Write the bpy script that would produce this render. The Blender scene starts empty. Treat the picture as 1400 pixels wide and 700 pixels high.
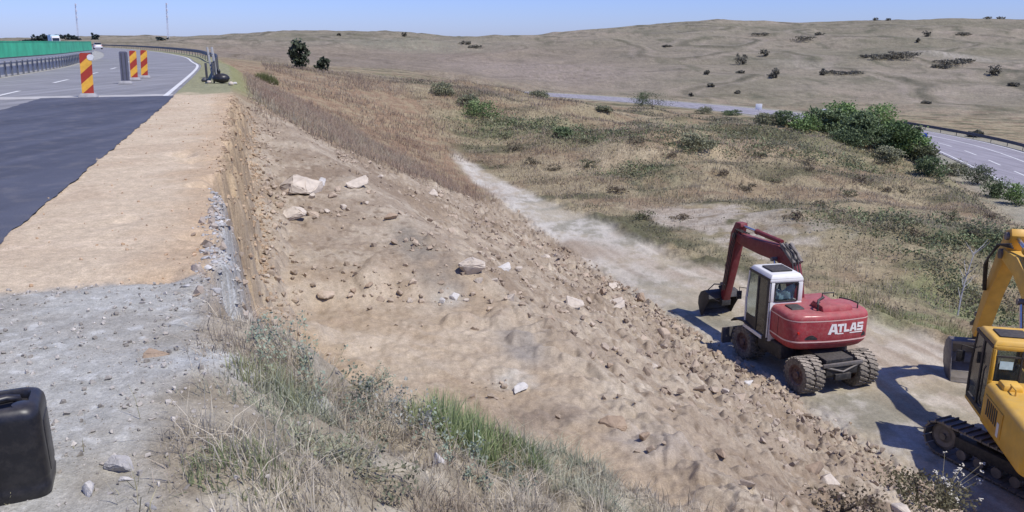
import bpy, bmesh, math, random
import numpy as np
from mathutils import Vector, Matrix, Euler

# ------------------------------------------------------------------ basics
F, PY0, EYE = 1099.0, 57.0, 1.6           # lens (px of a 1400 px frame), horizon row, eye height over the road
TH = math.atan((350 - PY0) / F)
SN, CS = math.sin(TH), math.cos(TH)
SC = bpy.context.scene
COL = SC.collection
ZP = -7.6                                  # level of the track at the foot of the embankment
rng = np.random.default_rng(7)
random.seed(7)
GRASS = 1.0

def ray(px, py):
    v = (py - 350) / F
    return np.array([(px - 700) / F, CS - v * SN, -SN - v * CS])

def sstep(a, b, x):
    t = np.clip((x - a) / (b - a), 0, 1)
    return t * t * (3 - 2 * t)

def lerp(a, b, t):
    return a + (b - a) * t

# gradient noise
def _h(ix, iy, seed):
    h = (ix.astype(np.uint32) * np.uint32(374761393)) ^ (iy.astype(np.uint32) * np.uint32(668265263)) ^ np.uint32((seed * 974711 + 12345) & 0xffffffff)
    h = (h ^ (h >> np.uint32(13))) * np.uint32(1274126177)
    h = (h ^ (h >> np.uint32(16))) * np.uint32(2246822519)
    return (h ^ (h >> np.uint32(15))) & np.uint32(63)

_GA = np.arange(64) / 64 * 2 * np.pi
_GX, _GY = np.cos(_GA).astype(np.float32), np.sin(_GA).astype(np.float32)

def noise(x, y, sc=1.0, seed=0):
    x = np.asarray(x, float) / sc + 917.3 + seed * 13.7
    y = np.asarray(y, float) / sc + 431.9 + seed * 7.1
    fx, fy = np.floor(x), np.floor(y)
    ix, iy = fx.astype(np.int64), fy.astype(np.int64)
    tx, ty = (x - fx).astype(np.float32), (y - fy).astype(np.float32)
    ux, uy = tx * tx * tx * (tx * (tx * 6 - 15) + 10), ty * ty * ty * (ty * (ty * 6 - 15) + 10)
    def g(dx, dy):
        h = _h(ix + dx, iy + dy, seed)
        return _GX[h] * (tx - dx) + _GY[h] * (ty - dy)
    a = g(0, 0); b = g(1, 0); c = g(0, 1); d = g(1, 1)
    return 1.45 * ((a + (b - a) * ux) * (1 - uy) + (c + (d - c) * ux) * uy)

def fbm(x, y, sc, octv=4, seed=0, gain=.5):
    s, a, n = 0., 1., 0.
    for i in range(octv):
        s = s + a * noise(x, y, sc / 2 ** i, seed + i * 17); n += a; a *= gain
    return s / n * 1.3

# ------------------------------------------------------------------ plan of the place
HD = math.radians(18.1)
DX, DY = -math.sin(HD), math.cos(HD)       # along the road
NX, NY = DY, -DX                           # to its right
def su(x, y): return x * DX + y * DY, x * NX + y * NY
def xy(s, u): return s * DX + u * NX, s * DY + u * NY

def catmull(P, n=14):
    P = np.array(P, float); out = []
    Q = np.vstack([2 * P[0] - P[1], P, 2 * P[-1] - P[-2]])
    for i in range(1, len(Q) - 2):
        p0, p1, p2, p3 = Q[i - 1:i + 3]
        for t in np.linspace(0, 1, n, endpoint=False):
            out.append(.5 * (2 * p1 + (p2 - p0) * t + (2 * p0 - 5 * p1 + 4 * p2 - p3) * t * t + (3 * p1 - p0 - 3 * p2 + p3) * t ** 3))
    out.append(P[-1]); return np.array(out)

class Path:
    def __init__(self, pts, n=14):
        self.p = catmull(pts, n)
        d = np.diff(self.p, axis=0); self.L = np.r_[0, np.cumsum(np.hypot(*d.T))]
    def at(self, l, w):
        x = np.interp(l, self.L, self.p[:, 0]); y = np.interp(l, self.L, self.p[:, 1])
        e = .8
        x1 = np.interp(l + e, self.L, self.p[:, 0]); y1 = np.interp(l + e, self.L, self.p[:, 1])
        x0 = np.interp(l - e, self.L, self.p[:, 0]); y0 = np.interp(l - e, self.L, self.p[:, 1])
        tx, ty = x1 - x0, y1 - y0; m = np.hypot(tx, ty) + 1e-9
        return x + ty / m * w, y - tx / m * w
    def dist(self, x, y, step=1):
        best = np.full(x.shape, 1e9); sg = np.zeros(x.shape); ll = np.zeros(x.shape)
        P = self.p[::step]; Ls = self.L[::step]
        for i in range(len(P) - 1):
            ax, ay = P[i]; bx, by = P[i + 1] - P[i]; m2 = bx * bx + by * by
            t = np.clip(((x - ax) * bx + (y - ay) * by) / m2, 0, 1)
            ex, ey = x - ax - bx * t, y - ay - by * t
            d2 = ex * ex + ey * ey
            k = d2 < best
            best = np.where(k, d2, best)
            sg = np.where(k, np.sign(ex * by - ey * bx), sg)
            ll = np.where(k, Ls[i] + t * math.sqrt(m2), ll)
        return np.sqrt(best) * sg, ll

RP = [xy(-40, -2.0), xy(-10, -2.0), xy(10, -2.0), xy(28, -2.05), (-20.3, 54.0), (-26.0, 68), (-38.6, 97), (-66, 151), (-107, 223), (-160, 305), (-240, 420)]
ROAD = Path(RP, 8)
def road_l(s):                             # arc length of station s on the straight part
    return s + 40
HW = Path([(34, 10), (46, 50), (57.5, 88), (62.5, 122), (52, 166), (12, 222), (-50, 262), (-140, 300)], 8)
HWZ = -12.4

# natural ground: control points (column, row or level, distance), blended by a thin-plate spline over bearing and log distance
def _ctl():
    c = []
    def P(px, py, t, z=None):
        d = ray(px, py); r = math.hypot(d[0], d[1]) * t
        c.append((math.atan2(d[0], d[1]), math.log(r), EYE + d[2] * t if z is None else z))
    def W(x, y, z): c.append((math.atan2(x, y), math.log(math.hypot(x, y)), z))
    for x, y in ((9, 14), (12, 20), (6, 23), (3, 33), (8, 8), (14, 10), (0, 45), (5, 4), (15, 2), (-2, 57), (2, 10), (-1, 30), (0, 2)): W(x, y, ZP)
    W(17, 22, -7.6); W(20, 28, -7.7); W(14, 34, -7.4); W(22, 12, -7.8); W(10, 46, -7.3); W(28, 20, -8.3); W(35, 5, -9)
    P(1400, 280, 50); P(1400, 400, 30, -7.7); P(1400, 236, 84, HWZ); P(1400, 200, 110, HWZ)
    P(1250, 222, 64); P(1100, 177, 80); P(900, 156, 84); P(760, 139, 86); P(640, 119, 88); P(480, 105, 88); P(400, 96, 82); P(330, 92, 72, -.6)
    P(1100, 240, 52, -7.4); P(900, 230, 52, -7.1); P(760, 200, 60, -6.9); P(640, 180, 68, -6.3); P(540, 150, 70, -4.3)
    P(1330, 200, 112, HWZ); P(1260, 190, 125, HWZ); P(1050, 150, 175, HWZ); P(900, 150, 200, HWZ); P(760, 132, 226, HWZ)
    P(1200, 160, 110, -11.5); P(1050, 160, 120, -11); P(900, 150, 135, -10.5); P(760, 140, 140, -9.5); P(640, 120, 150, -8.5); P(560, 110, 150, -6); P(480, 100, 150, -4.2)
    sky = {1700: 24, 1550: 26, 1400: 25, 1340: 22, 1220: 26, 1080: 32, 1010: 28, 850: 38, 720: 46, 640: 53, 560: 44, 480: 40, 300: 48, 150: 53, 0: 55, -300: 55}
    for px, r in sky.items():
        if px >= 640:
            for row, t in ((150, 215), (122, 262), (90, 335), (62, 430)):
                if px < 760 and row > 118: continue
                if px < 1000 and row > 130: continue
                P(px, row, t)
        elif px >= 480:
            P(px, 88, 250); P(px, 62, 400)
        elif px >= 250:
            P(px, 78, 140); P(px, 64, 300)
        else:
            P(px, 60, 300, 0.0); P(px, 60, 60, 0.0); P(px, 60, 25, -.3); P(px, 60, 150, 0.0)
        P(px, r, 640); P(px, r, 800, EYE + ray(px, r)[2] * 640 - 3); P(px, r, 1500, -14); P(px, r, 2600, -30)
    return np.array(c)
_C = _ctl()
_SC = np.array([.22, .42])
def _tps():
    X = _C[:, :2] / _SC; n = len(X)
    d = np.hypot(X[:, None, 0] - X[None, :, 0], X[:, None, 1] - X[None, :, 1])
    K = np.where(d > 0, d * d * np.log(d + 1e-12), 0) + np.eye(n) * .02
    Pm = np.c_[np.ones(n), X]
    A = np.block([[K, Pm], [Pm.T, np.zeros((3, 3))]])
    w = np.linalg.solve(A, np.r_[_C[:, 2], 0, 0, 0])
    az = np.linspace(-1.5, 1.5, 361); lr = np.linspace(math.log(.4), math.log(3000), 420)
    G = np.zeros((len(lr), len(az)))
    gx, gy = np.meshgrid(az / _SC[0], lr / _SC[1])
    for i in range(n):
        q = (gx - X[i, 0]) ** 2 + (gy - X[i, 1]) ** 2
        G += w[i] * .5 * q * np.log(q + 1e-12)
    G += w[n] + w[n + 1] * gx + w[n + 2] * gy
    return az, lr, G
_AZ, _LR, _G = _tps()
def znat(x, y):
    a = np.clip(np.arctan2(x, y), -1.499, 1.499); l = np.log(np.clip(np.hypot(x, y), .41, 2990))
    i = (l - _LR[0]) / (_LR[1] - _LR[0]); j = (a - _AZ[0]) / (_AZ[1] - _AZ[0])
    i0 = np.clip(i.astype(int), 0, len(_LR) - 2); j0 = np.clip(j.astype(int), 0, len(_AZ) - 2)
    fi, fj = i - i0, j - j0
    fi = fi * fi * (3 - 2 * fi) * .5 + fi * .5; fj = fj * fj * (3 - 2 * fj) * .5 + fj * .5
    return (_G[i0, j0] * (1 - fi) + _G[i0 + 1, j0] * fi) * (1 - fj) + (_G[i0, j0 + 1] * (1 - fi) + _G[i0 + 1, j0 + 1] * fi) * fj

def track_edges(s):
    uL = np.interp(s, [-20, 0, 30, 55, 70], [13.4, 13.2, 13.3, 14.6, 15.5])
    uR = np.interp(s, [-20, 8, 17, 23, 30, 42, 55, 62], [22.5, 21.4, 20.2, 18.9, 17.3, 16.7, 16.3, 15.4])
    return uL, uR

def s_end(u):
    """where the bare slope gives way to grass"""
    return 26 + np.clip(u - 3.2, 0, 10) * 1.9

def terrain(x, y, detail=True, want=False):
    x = np.asarray(x, float); y = np.asarray(y, float)
    r = np.hypot(x, y); s, u = su(x, y)
    ue, rl = ROAD.dist(x, y)
    hd, hl = HW.dist(x, y, 1)
    zn = znat(x, y)
    w1 = fbm(x, y, 3.0, 3, 5)
    w2 = fbm(x, y, .7, 3, 9)
    # undulating old tips and gullies in the field
    fld = sstep(19, 26, u) * sstep(10, 25, r) * (1 - sstep(110, 170, r))
    zn = zn + fld * (fbm(x * .8, y, 15, 3, 31) * 1.25 + fbm(x * .7, y, 5.5, 3, 33) * .5 - np.abs(noise(x * .6, y, 7, 35)) * .5)
    far = sstep(190, 300, r)
    zn = zn + far * (fbm(x, y, 150, 4, 41) * 3.2 - np.abs(noise(x + 12 * noise(x, y, 60, 3), y, 75, 47)) * 3.4 * sstep(-12, -4, zn) * sstep(24, 8, zn) - np.abs(noise(x, y, 32, 48)) * 1.3 + fbm(x, y, 40, 3, 45) * 1.2)
    # second carriageway: level bed
    bed = 1 - sstep(8.5, 17, np.abs(hd))
    zn = lerp(zn, HWZ - .05, bed)
    # embankment of the near road
    e = ue - 1.65 + w2 * .10 + w1 * .05
    un = -np.maximum(e, 0) / 1.75
    un = np.where(e < .8, un * np.clip(e, 0, .8) / .8 * .6 + un * .4, un)
    cut = sstep(4.75, 5.7, s + w1 * .35 + w2 * .15) * (1 - sstep(24, 29, s + w1 * .8))
    cut = np.where(ue > 30, 0, cut)
    zb = np.interp(s, [5, 12.3, 13.1, 20, 21, 26, 30], [-2.42, -2.34, -2.02, -1.30, -1.20, -.75, -.5])
    ww = fbm(x, y, 1.1, 3, 19)
    ew = e + ww * .20 + fbm(x, y, .30, 3, 21) * .10 + noise(x, y, .09, 23) * .02
    wall = .82 * sstep(-.03, .40, ew) + .18 * sstep(.25, 1.05, ew)
    wall = .55 * wall + .45 * (np.floor(wall * 4.5 + .5 * ww + .5) + sstep(.55, 1, (wall * 4.5 + .5 * ww + .5) % 1)) / 4.5
    wall = np.clip(wall, 0, 1.03)
    cz = zb * wall - .035 * np.clip(e - .6, 0, 4) + sstep(0, .3, e) * (1 - sstep(.3, 1.3, e)) * ww * .15
    emb = lerp(un, np.minimum(un, cz), cut)
    # blend with natural ground (smooth max), road side stays level
    k = .5
    hh = np.clip(.5 + .5 * (emb - zn) / k, 0, 1)
    zr = lerp(zn, emb, hh) + k * hh * (1 - hh)
    flat = np.where(ue <= 0, 1.0, 1 - sstep(.5, 1.6, ue))
    zlev = np.where(ue < -24, lerp(0, np.minimum(zn, 4), sstep(24, 60, -ue)), 0.0)
    z = np.where(ue < 1.65, lerp(zr, zlev, np.where(ue < 0, 1, flat)), zr)
    uL, uR = track_edges(s)
    tr = sstep(-.5, .4, u - uL + w1 * .5) * (1 - sstep(-.5, .5, u - uR + w1 * .6)) * (1 - sstep(58, 63, s)) * sstep(2, 5, r)
    pad2 = sstep(19.5, 20.5, u + w1) * (1 - sstep(25.5, 27, u + w1)) * sstep(27, 29, s + w1) * (1 - sstep(38, 42, s + w1))
    graded = np.maximum(tr, pad2 * .8)
    slope = sstep(1.3, 3.0, ue) * (1 - sstep(-.4, .8, u - uL)) * (1 - sstep(0, 4, s - s_end(u) + w1))      # bare cut slope
    bench = cut * sstep(.4, .9, e) * (1 - sstep(3.7, 4.6, e))
    low = slope * sstep(5.5, 9.5, u + w1 * .8) * sstep(-6, 2, s)
    if detail:
        m = r < 75
        def on(fn, amp):
            mm = m & (amp > .001)
            o = np.zeros_like(x)
            if mm.any(): o[mm] = fn(x[mm], y[mm]) * amp[mm]
            return o
        rough = slope * (1 - .75 * bench)
        z = z + on(lambda a, b: fbm(a, b, 1.6, 3, 51), rough * .20)
        z = z + on(lambda a, b: np.abs(fbm(a, b, .55, 3, 53)) - .25, rough * .20 + low * .15)
        z = z + on(lambda a, b: fbm(a, b, .16, 2, 57), rough * .05 + low * .04 + bench * .012)
        # scrape marks along the bench, ruts on the track
        z = z + on(lambda a, b: noise(su(a, b)[0], su(a, b)[1] * .25, .35, 61), bench * .022)
        z = z + on(lambda a, b: noise(su(a, b)[0] * .16, su(a, b)[1], .42, 63) + .5 * noise(su(a, b)[0] * .1, su(a, b)[1], 1.3, 65), tr * .055)
        z = z + on(lambda a, b: fbm(a, b, .5, 3, 67), tr * .015)
        z = z + .22 * np.exp(-((u - uR - .5 + w1 * .4) / .45) ** 2) * sstep(2, 6, s) * (1 - sstep(40, 50, s)) * (1 + w2)
        gv = (ue > -.2) & (ue < 2.2)
        z = z + on(lambda a, b: fbm(a, b, .5, 4, 71), np.where(gv, .018, 0.0) * (1 - flat * 0))
        gm = sstep(1.4, 2.2, ue) * (1 - sstep(4.4, 5.3, s + w1 * .3)) * (1 - sstep(2.3, 3.4, u + .3 * w1))
        z = z + on(lambda a, b: fbm(a, b, .8, 4, 73), gm * .07)
        oth = (1 - slope) * (1 - graded) * sstep(2.5, 5, ue)
        z = z + on(lambda a, b: fbm(a, b, .9, 3, 77), oth * .09)
    z = np.where((ue < -.05) & (ue > -22), np.minimum(z, -.05), z)
    z = np.where(np.abs(hd) < 6.3, np.minimum(z, HWZ - .05), z)
    if not want: return z
    return z, dict(r=r, s=s, u=u, ue=ue, hd=hd, cut=cut, bench=bench, slope=slope, low=low, tr=tr, pad2=pad2, w1=w1, w2=w2, e=e, far=far, fld=fld, wall=wall)

def H(x, y):
    return terrain(np.atleast_1d(np.asarray(x, float)), np.atleast_1d(np.asarray(y, float)))

_T = np.exp(np.linspace(math.log(1.5), math.log(1500), 2600))
def hit(px, py):
    """where a line of sight meets the ground"""
    d = ray(px, py)
    x, y = d[0] * _T, d[1] * _T
    z = EYE + d[2] * _T
    g = terrain(x, y, detail=False)
    k = np.argmax(z < g)
    if not (z < g).any(): return float(d[0] * 1500), float(d[1] * 1500), 0., 1500.
    a, b = max(k - 1, 0), k
    fa, fb = z[a] - g[a], z[b] - g[b]
    t = _T[a] + (_T[b] - _T[a]) * (fa / (fa - fb + 1e-12) if b > a else 0)
    p = d * t
    return float(p[0]), float(p[1]), float(H(p[0], p[1])[0]), float(t)
# ------------------------------------------------------------------ materials
def new_mat(name):
    m = bpy.data.materials.new(name); m.use_nodes = True
    nt = m.node_tree; b = nt.nodes['Principled BSDF']
    return m, nt, b
def N(nt, t, **k):
    n = nt.nodes.new(t)
    for a, v in k.items():
        if a.startswith('i_'): n.inputs[a[2:].replace('_', ' ')].default_value = v
        else: setattr(n, a, v)
    return n
def noise_node(nt, scale, detail=4, rough=.55, coord='Object'):
    tc = N(nt, 'ShaderNodeTexCoord'); n = N(nt, 'ShaderNodeTexNoise')
    n.inputs['Scale'].default_value = scale; n.inputs['Detail'].default_value = detail; n.inputs['Roughness'].default_value = rough
    nt.links.new(tc.outputs[coord], n.inputs['Vector']); return n
def maprange(nt, src, a, b, c, d):
    m = N(nt, 'ShaderNodeMapRange'); m.inputs[1].default_value = a; m.inputs[2].default_value = b; m.inputs[3].default_value = c; m.inputs[4].default_value = d
    nt.links.new(src, m.inputs[0]); return m.outputs[0]
def mixc(nt, fac, a, b, mode='MIX'):
    m = N(nt, 'ShaderNodeMix', data_type='RGBA', blend_type=mode)
    for s, v in ((m.inputs[0], fac), (m.inputs[6], a), (m.inputs[7], b)):
        if hasattr(v, 'links') or hasattr(v, 'is_linked'): nt.links.new(v, s)
        elif isinstance(v, tuple): s.default_value = (*v, 1)[:4]
        else: s.default_value = v
    return m.outputs[2]

def mat(name, col, rough=.6, metal=0, var=.15, scale=6, dust=0, dustcol=(.42, .35, .27), spec=.4, bump=0, bscale=40, coat=0):
    m, nt, b = new_mat(name)
    n = noise_node(nt, scale, 6)
    f = maprange(nt, n.outputs['Fac'], .3, .7, 1 - var, 1 + var)
    c = mixc(nt, 1.0, tuple(col), f, 'MULTIPLY')
    if dust:
        n2 = noise_node(nt, scale * 2.3, 8, .7)
        g = N(nt, 'ShaderNodeNewGeometry'); sp = N(nt, 'ShaderNodeSeparateXYZ'); nt.links.new(g.outputs['Normal'], sp.inputs[0])
        up = maprange(nt, sp.outputs['Z'], .2, 1, 0, .55)
        d = maprange(nt, n2.outputs['Fac'], .45, .8, 0, 1)
        a = N(nt, 'ShaderNodeMath', operation='ADD'); nt.links.new(up, a.inputs[0]); nt.links.new(d, a.inputs[1])
        a2 = N(nt, 'ShaderNodeMath', operation='MULTIPLY', use_clamp=True); nt.links.new(a.outputs[0], a2.inputs[0]); a2.inputs[1].default_value = dust
        c = mixc(nt, a2.outputs[0], c, tuple(dustcol))
        rr = maprange(nt, a2.outputs[0], 0, .6, rough, min(1, rough + .4)); nt.links.new(rr, b.inputs['Roughness'])
    else:
        b.inputs['Roughness'].default_value = rough
    nt.links.new(c, b.inputs['Base Color'])
    b.inputs['Metallic'].default_value = metal; b.inputs['Specular IOR Level'].default_value = spec
    if coat: b.inputs['Coat Weight'].default_value = coat; b.inputs['Coat Roughness'].default_value = .15
    if bump:
        nb = noise_node(nt, bscale, 6, .6); bp = N(nt, 'ShaderNodeBump'); bp.inputs['Strength'].default_value = bump; bp.inputs['Distance'].default_value = .02
        nt.links.new(nb.outputs['Fac'], bp.inputs['Height']); nt.links.new(bp.outputs[0], b.inputs['Normal'])
    return m

def attr_mat(name, rough=.95, spec=.1, nz=((11, .22), (55, .18)), bump=(30, .5, .02), trans=0):
    """colour painted per vertex, broken up by finer noise"""
    m, nt, b = new_mat(name)
    a = N(nt, 'ShaderNodeAttribute', attribute_name='Col')
    c = a.outputs['Color']
    for sc, v in nz:
        n = noise_node(nt, sc, 5, .65)
        c = mixc(nt, 1.0, c, maprange(nt, n.outputs['Fac'], .3, .7, 1 - v, 1 + v), 'MULTIPLY')
    nt.links.new(c, b.inputs['Base Color'])
    b.inputs['Roughness'].default_value = rough; b.inputs['Specular IOR Level'].default_value = spec
    if bump:
        n = noise_node(nt, bump[0], 8, .65); bp = N(nt, 'ShaderNodeBump'); bp.inputs['Strength'].default_value = bump[1]; bp.inputs['Distance'].default_value = bump[2]
        nt.links.new(n.outputs['Fac'], bp.inputs['Height']); nt.links.new(bp.outputs[0], b.inputs['Normal'])
    if trans:
        t = N(nt, 'ShaderNodeBsdfTranslucent'); nt.links.new(c, t.inputs['Color'])
        mx = N(nt, 'ShaderNodeMixShader'); mx.inputs[0].default_value = trans
        nt.links.new(b.outputs[0], mx.inputs[1]); nt.links.new(t.outputs[0], mx.inputs[2])
        nt.links.new(mx.outputs[0], nt.nodes['Material Output'].inputs['Surface'])
    return m

# ------------------------------------------------------------------ objects
def tag(o, label=None, cat=None, group=None, kind=None):
    if label: o['label'] = label
    if cat: o['category'] = cat
    if group: o['group'] = group
    if kind: o['kind'] = kind
    return o
def link(o, parent=None):
    COL.objects.link(o)
    if parent is not None: o.parent = parent
    return o
def empty(name, loc=(0, 0, 0), rz=0, rot=None, sc=1):
    o = bpy.data.objects.new(name, None); o.empty_display_size = .2
    o.location = loc; o.rotation_euler = rot if rot else (0, 0, rz); o.scale = (sc,) * 3
    return link(o)
def np_mesh(name, V, quads=None, tris=None, col=None, smooth=False):
    me = bpy.data.meshes.new(name)
    V = np.asarray(V, np.float32)
    me.vertices.add(len(V)); me.vertices.foreach_set('co', V.ravel())
    idx, st, k = [], [], 0
    if quads is not None and len(quads):
        quads = np.asarray(quads, np.int32); idx.append(quads.ravel()); st.append(np.arange(len(quads)) * 4); k = len(quads) * 4
    if tris is not None and len(tris):
        tris = np.asarray(tris, np.int32); idx.append(tris.ravel()); st.append(k + np.arange(len(tris)) * 3)
    idx = np.concatenate(idx); st = np.concatenate(st)
    me.loops.add(len(idx)); me.loops.foreach_set('vertex_index', idx.astype(np.int32))
    me.polygons.add(len(st)); me.polygons.foreach_set('loop_start', st.astype(np.int32))
    me.polygons.foreach_set('use_smooth', np.full(len(st), bool(smooth)))
    me.update(calc_edges=True)
    if col is not None:
        a = me.color_attributes.new('Col', 'FLOAT_COLOR', 'POINT')
        c = np.ones((len(V), 4), np.float32); c[:, :3] = col; a.data.foreach_set('color', c.ravel())
    return me
def np_obj(name, V, quads, m, parent=None, tris=None, col=None, smooth=False):
    me = np_mesh(name, V, quads, tris, col, smooth); me.materials.append(m)
    return link(bpy.data.objects.new(name, me), parent)

class MB:
    """collects shapes into one mesh"""
    def __init__(self): self.bm = bmesh.new()
    def _add(self, vs, fs, M=None):
        v = [self.bm.verts.new(M @ Vector(p) if M is not None else Vector(p)) for p in vs]
        for f in fs:
            try: self.bm.faces.new([v[i] for i in f])
            except ValueError: pass
        return self
    def box(self, c, s, rot=None):
        x, y, z = s[0] / 2, s[1] / 2, s[2] / 2
        vs = [(-x, -y, -z), (x, -y, -z), (x, y, -z), (-x, y, -z), (-x, -y, z), (x, -y, z), (x, y, z), (-x, y, z)]
        M = Matrix.Translation(c) @ (Euler(rot).to_matrix().to_4x4() if rot else Matrix())
        return self._add(vs, [(0, 3, 2, 1), (4, 5, 6, 7), (0, 1, 5, 4), (1, 2, 6, 5), (2, 3, 7, 6), (3, 0, 4, 7)], M)
    def hexa(self, b, t):
        """eight corners: bottom ring, top ring"""
        return self._add(list(b) + list(t), [(0, 3, 2, 1), (4, 5, 6, 7), (0, 1, 5, 4), (1, 2, 6, 5), (2, 3, 7, 6), (3, 0, 4, 7)])
    def prism(self, prof, ax, a0, a1, taper=1):
        """extrude a 2-D outline along axis 'x','y' or 'z'"""
        def pt(p, a):
            return {'x': (a, p[0], p[1]), 'y': (p[0], a, p[1]), 'z': (p[0], p[1], a)}[ax]
        n = len(prof); vs = [pt(p, a0) for p in prof] + [pt(p, a1) for p in prof]
        fs = [tuple(range(n))[::-1], tuple(range(n, 2 * n))] + [(i, (i + 1) % n, n + (i + 1) % n, n + i) for i in range(n)]
        return self._add(vs, fs)
    def loft(self, rings, cap=True):
        n = len(rings[0]); vs = [p for r in rings for p in r]; fs = []
        for k in range(len(rings) - 1):
            for i in range(n): fs.append((k * n + i, k * n + (i + 1) % n, (k + 1) * n + (i + 1) % n, (k + 1) * n + i))
        if cap: fs += [tuple(range(n))[::-1], tuple(range((len(rings) - 1) * n, len(rings) * n))]
        return self._add(vs, fs)
    def tube(self, pts, r, n=8):
        pts = [Vector(p) for p in pts]; rs = r if isinstance(r, (list, tuple)) else [r] * len(pts); rings = []
        for i, p in enumerate(pts):
            d = (pts[min(i + 1, len(pts) - 1)] - pts[max(i - 1, 0)]).normalized()
            a = d.orthogonal().normalized() if i == 0 else (a - d * a.dot(d)).normalized()
            b = d.cross(a)
            rings.append([tuple(p + (a * math.cos(2 * math.pi * k / n) + b * math.sin(2 * math.pi * k / n)) * rs[i]) for k in range(n)])
        return self.loft(rings)
    def cyl(self, p0, p1, r, n=20, r1=None): return self.tube([p0, p1], [r, r if r1 is None else r1], n)
    def ring(self, c, ax, prof, n=32):
        """revolve (radius, offset) outline about an axis through c"""
        ax = Vector(ax).normalized(); a = ax.orthogonal().normalized(); b = ax.cross(a); c = Vector(c); m = len(prof); vs = []; fs = []
        for k in range(n):
            t = 2 * math.pi * k / n; d = a * math.cos(t) + b * math.sin(t)
            vs += [tuple(c + d * p[0] + ax * p[1]) for p in prof]
        for k in range(n):
            for i in range(m): fs.append((k * m + i, k * m + (i + 1) % m, ((k + 1) % n) * m + (i + 1) % m, ((k + 1) % n) * m + i))
        return self._add(vs, fs)
    def build(self, name, m, parent=None, bevel=0, smooth=30, seg=2):
        bm = self.bm
        bmesh.ops.recalc_face_normals(bm, faces=bm.faces)
        if bevel:
            es = [e for e in bm.edges if len(e.link_faces) == 2 and e.calc_face_angle(0) > math.radians(28)]
            bmesh.ops.bevel(bm, geom=es, offset=bevel, segments=seg, affect='EDGES', profile=.5, clamp_overlap=True)
        me = bpy.data.meshes.new(name); bm.to_mesh(me); bm.free()
        me.materials.append(m)
        if smooth:
            me.shade_smooth() if hasattr(me, 'shade_smooth') else None
            me.set_sharp_from_angle(angle=math.radians(smooth))
        return link(bpy.data.objects.new(name, me), parent)

def copy_thing(o, loc=None, rz=None, label=None, group=None, parent=None):
    c = o.copy(); COL.objects.link(c)
    if parent is not None:
        c.parent = parent
    if loc is not None: c.location = loc
    if rz is not None: c.rotation_euler = (0, 0, rz)
    if label: c['label'] = label
    if group: c['group'] = group
    for ch in list(o.children): copy_thing(ch, parent=c)
    return c

# ------------------------------------------------------------------ camera, sky, sun
cam = bpy.data.cameras.new('camera'); co = bpy.data.objects.new('camera', cam); COL.objects.link(co)
cam.sensor_width = 36; cam.lens = F / 1400 * 36; cam.clip_start = .05; cam.clip_end = 6000
co.location = (0, 0, EYE); co.rotation_euler = (math.pi / 2 - TH, 0, 0)
SC.camera = co

SUN_H = Vector((.52, -.38, 1.0)).normalized()
EL = math.asin(SUN_H.z); AZM = math.atan2(SUN_H.x, SUN_H.y)
w = bpy.data.worlds.new('World'); SC.world = w; w.use_nodes = True
nt = w.node_tree; bg = nt.nodes['Background']
sk = N(nt, 'ShaderNodeTexSky', sky_type='NISHITA', sun_disc=False, sun_elevation=EL, sun_rotation=AZM, altitude=100, air_density=1.0, dust_density=.35, ozone_density=3.0)
hs = N(nt, 'ShaderNodeMix', data_type='RGBA', blend_type='MULTIPLY'); hs.inputs[0].default_value = 1
nt.links.new(sk.outputs[0], hs.inputs[6]); hs.inputs[7].default_value = (.71, .845, 1.55, 1)
nt.links.new(hs.outputs[2], bg.inputs['Color']); bg.inputs['Strength'].default_value = .104
sl = bpy.data.lights.new('sun', 'SUN'); sl.energy = 4.45; sl.angle = math.radians(.53); sl.color = (1, .965, .90)
so = bpy.data.objects.new('sun', sl); COL.objects.link(so); so.rotation_euler = SUN_H.to_track_quat('Z', 'Y').to_euler()
SC.view_settings.view_transform = 'Standard'; SC.view_settings.look = 'None'; SC.view_settings.exposure = 0; SC.view_settings.gamma = 1
SC.render.engine = 'CYCLES'; SC.cycles.use_denoising = True; SC.cycles.max_bounces = 6; SC.cycles.diffuse_bounces = 3

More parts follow.
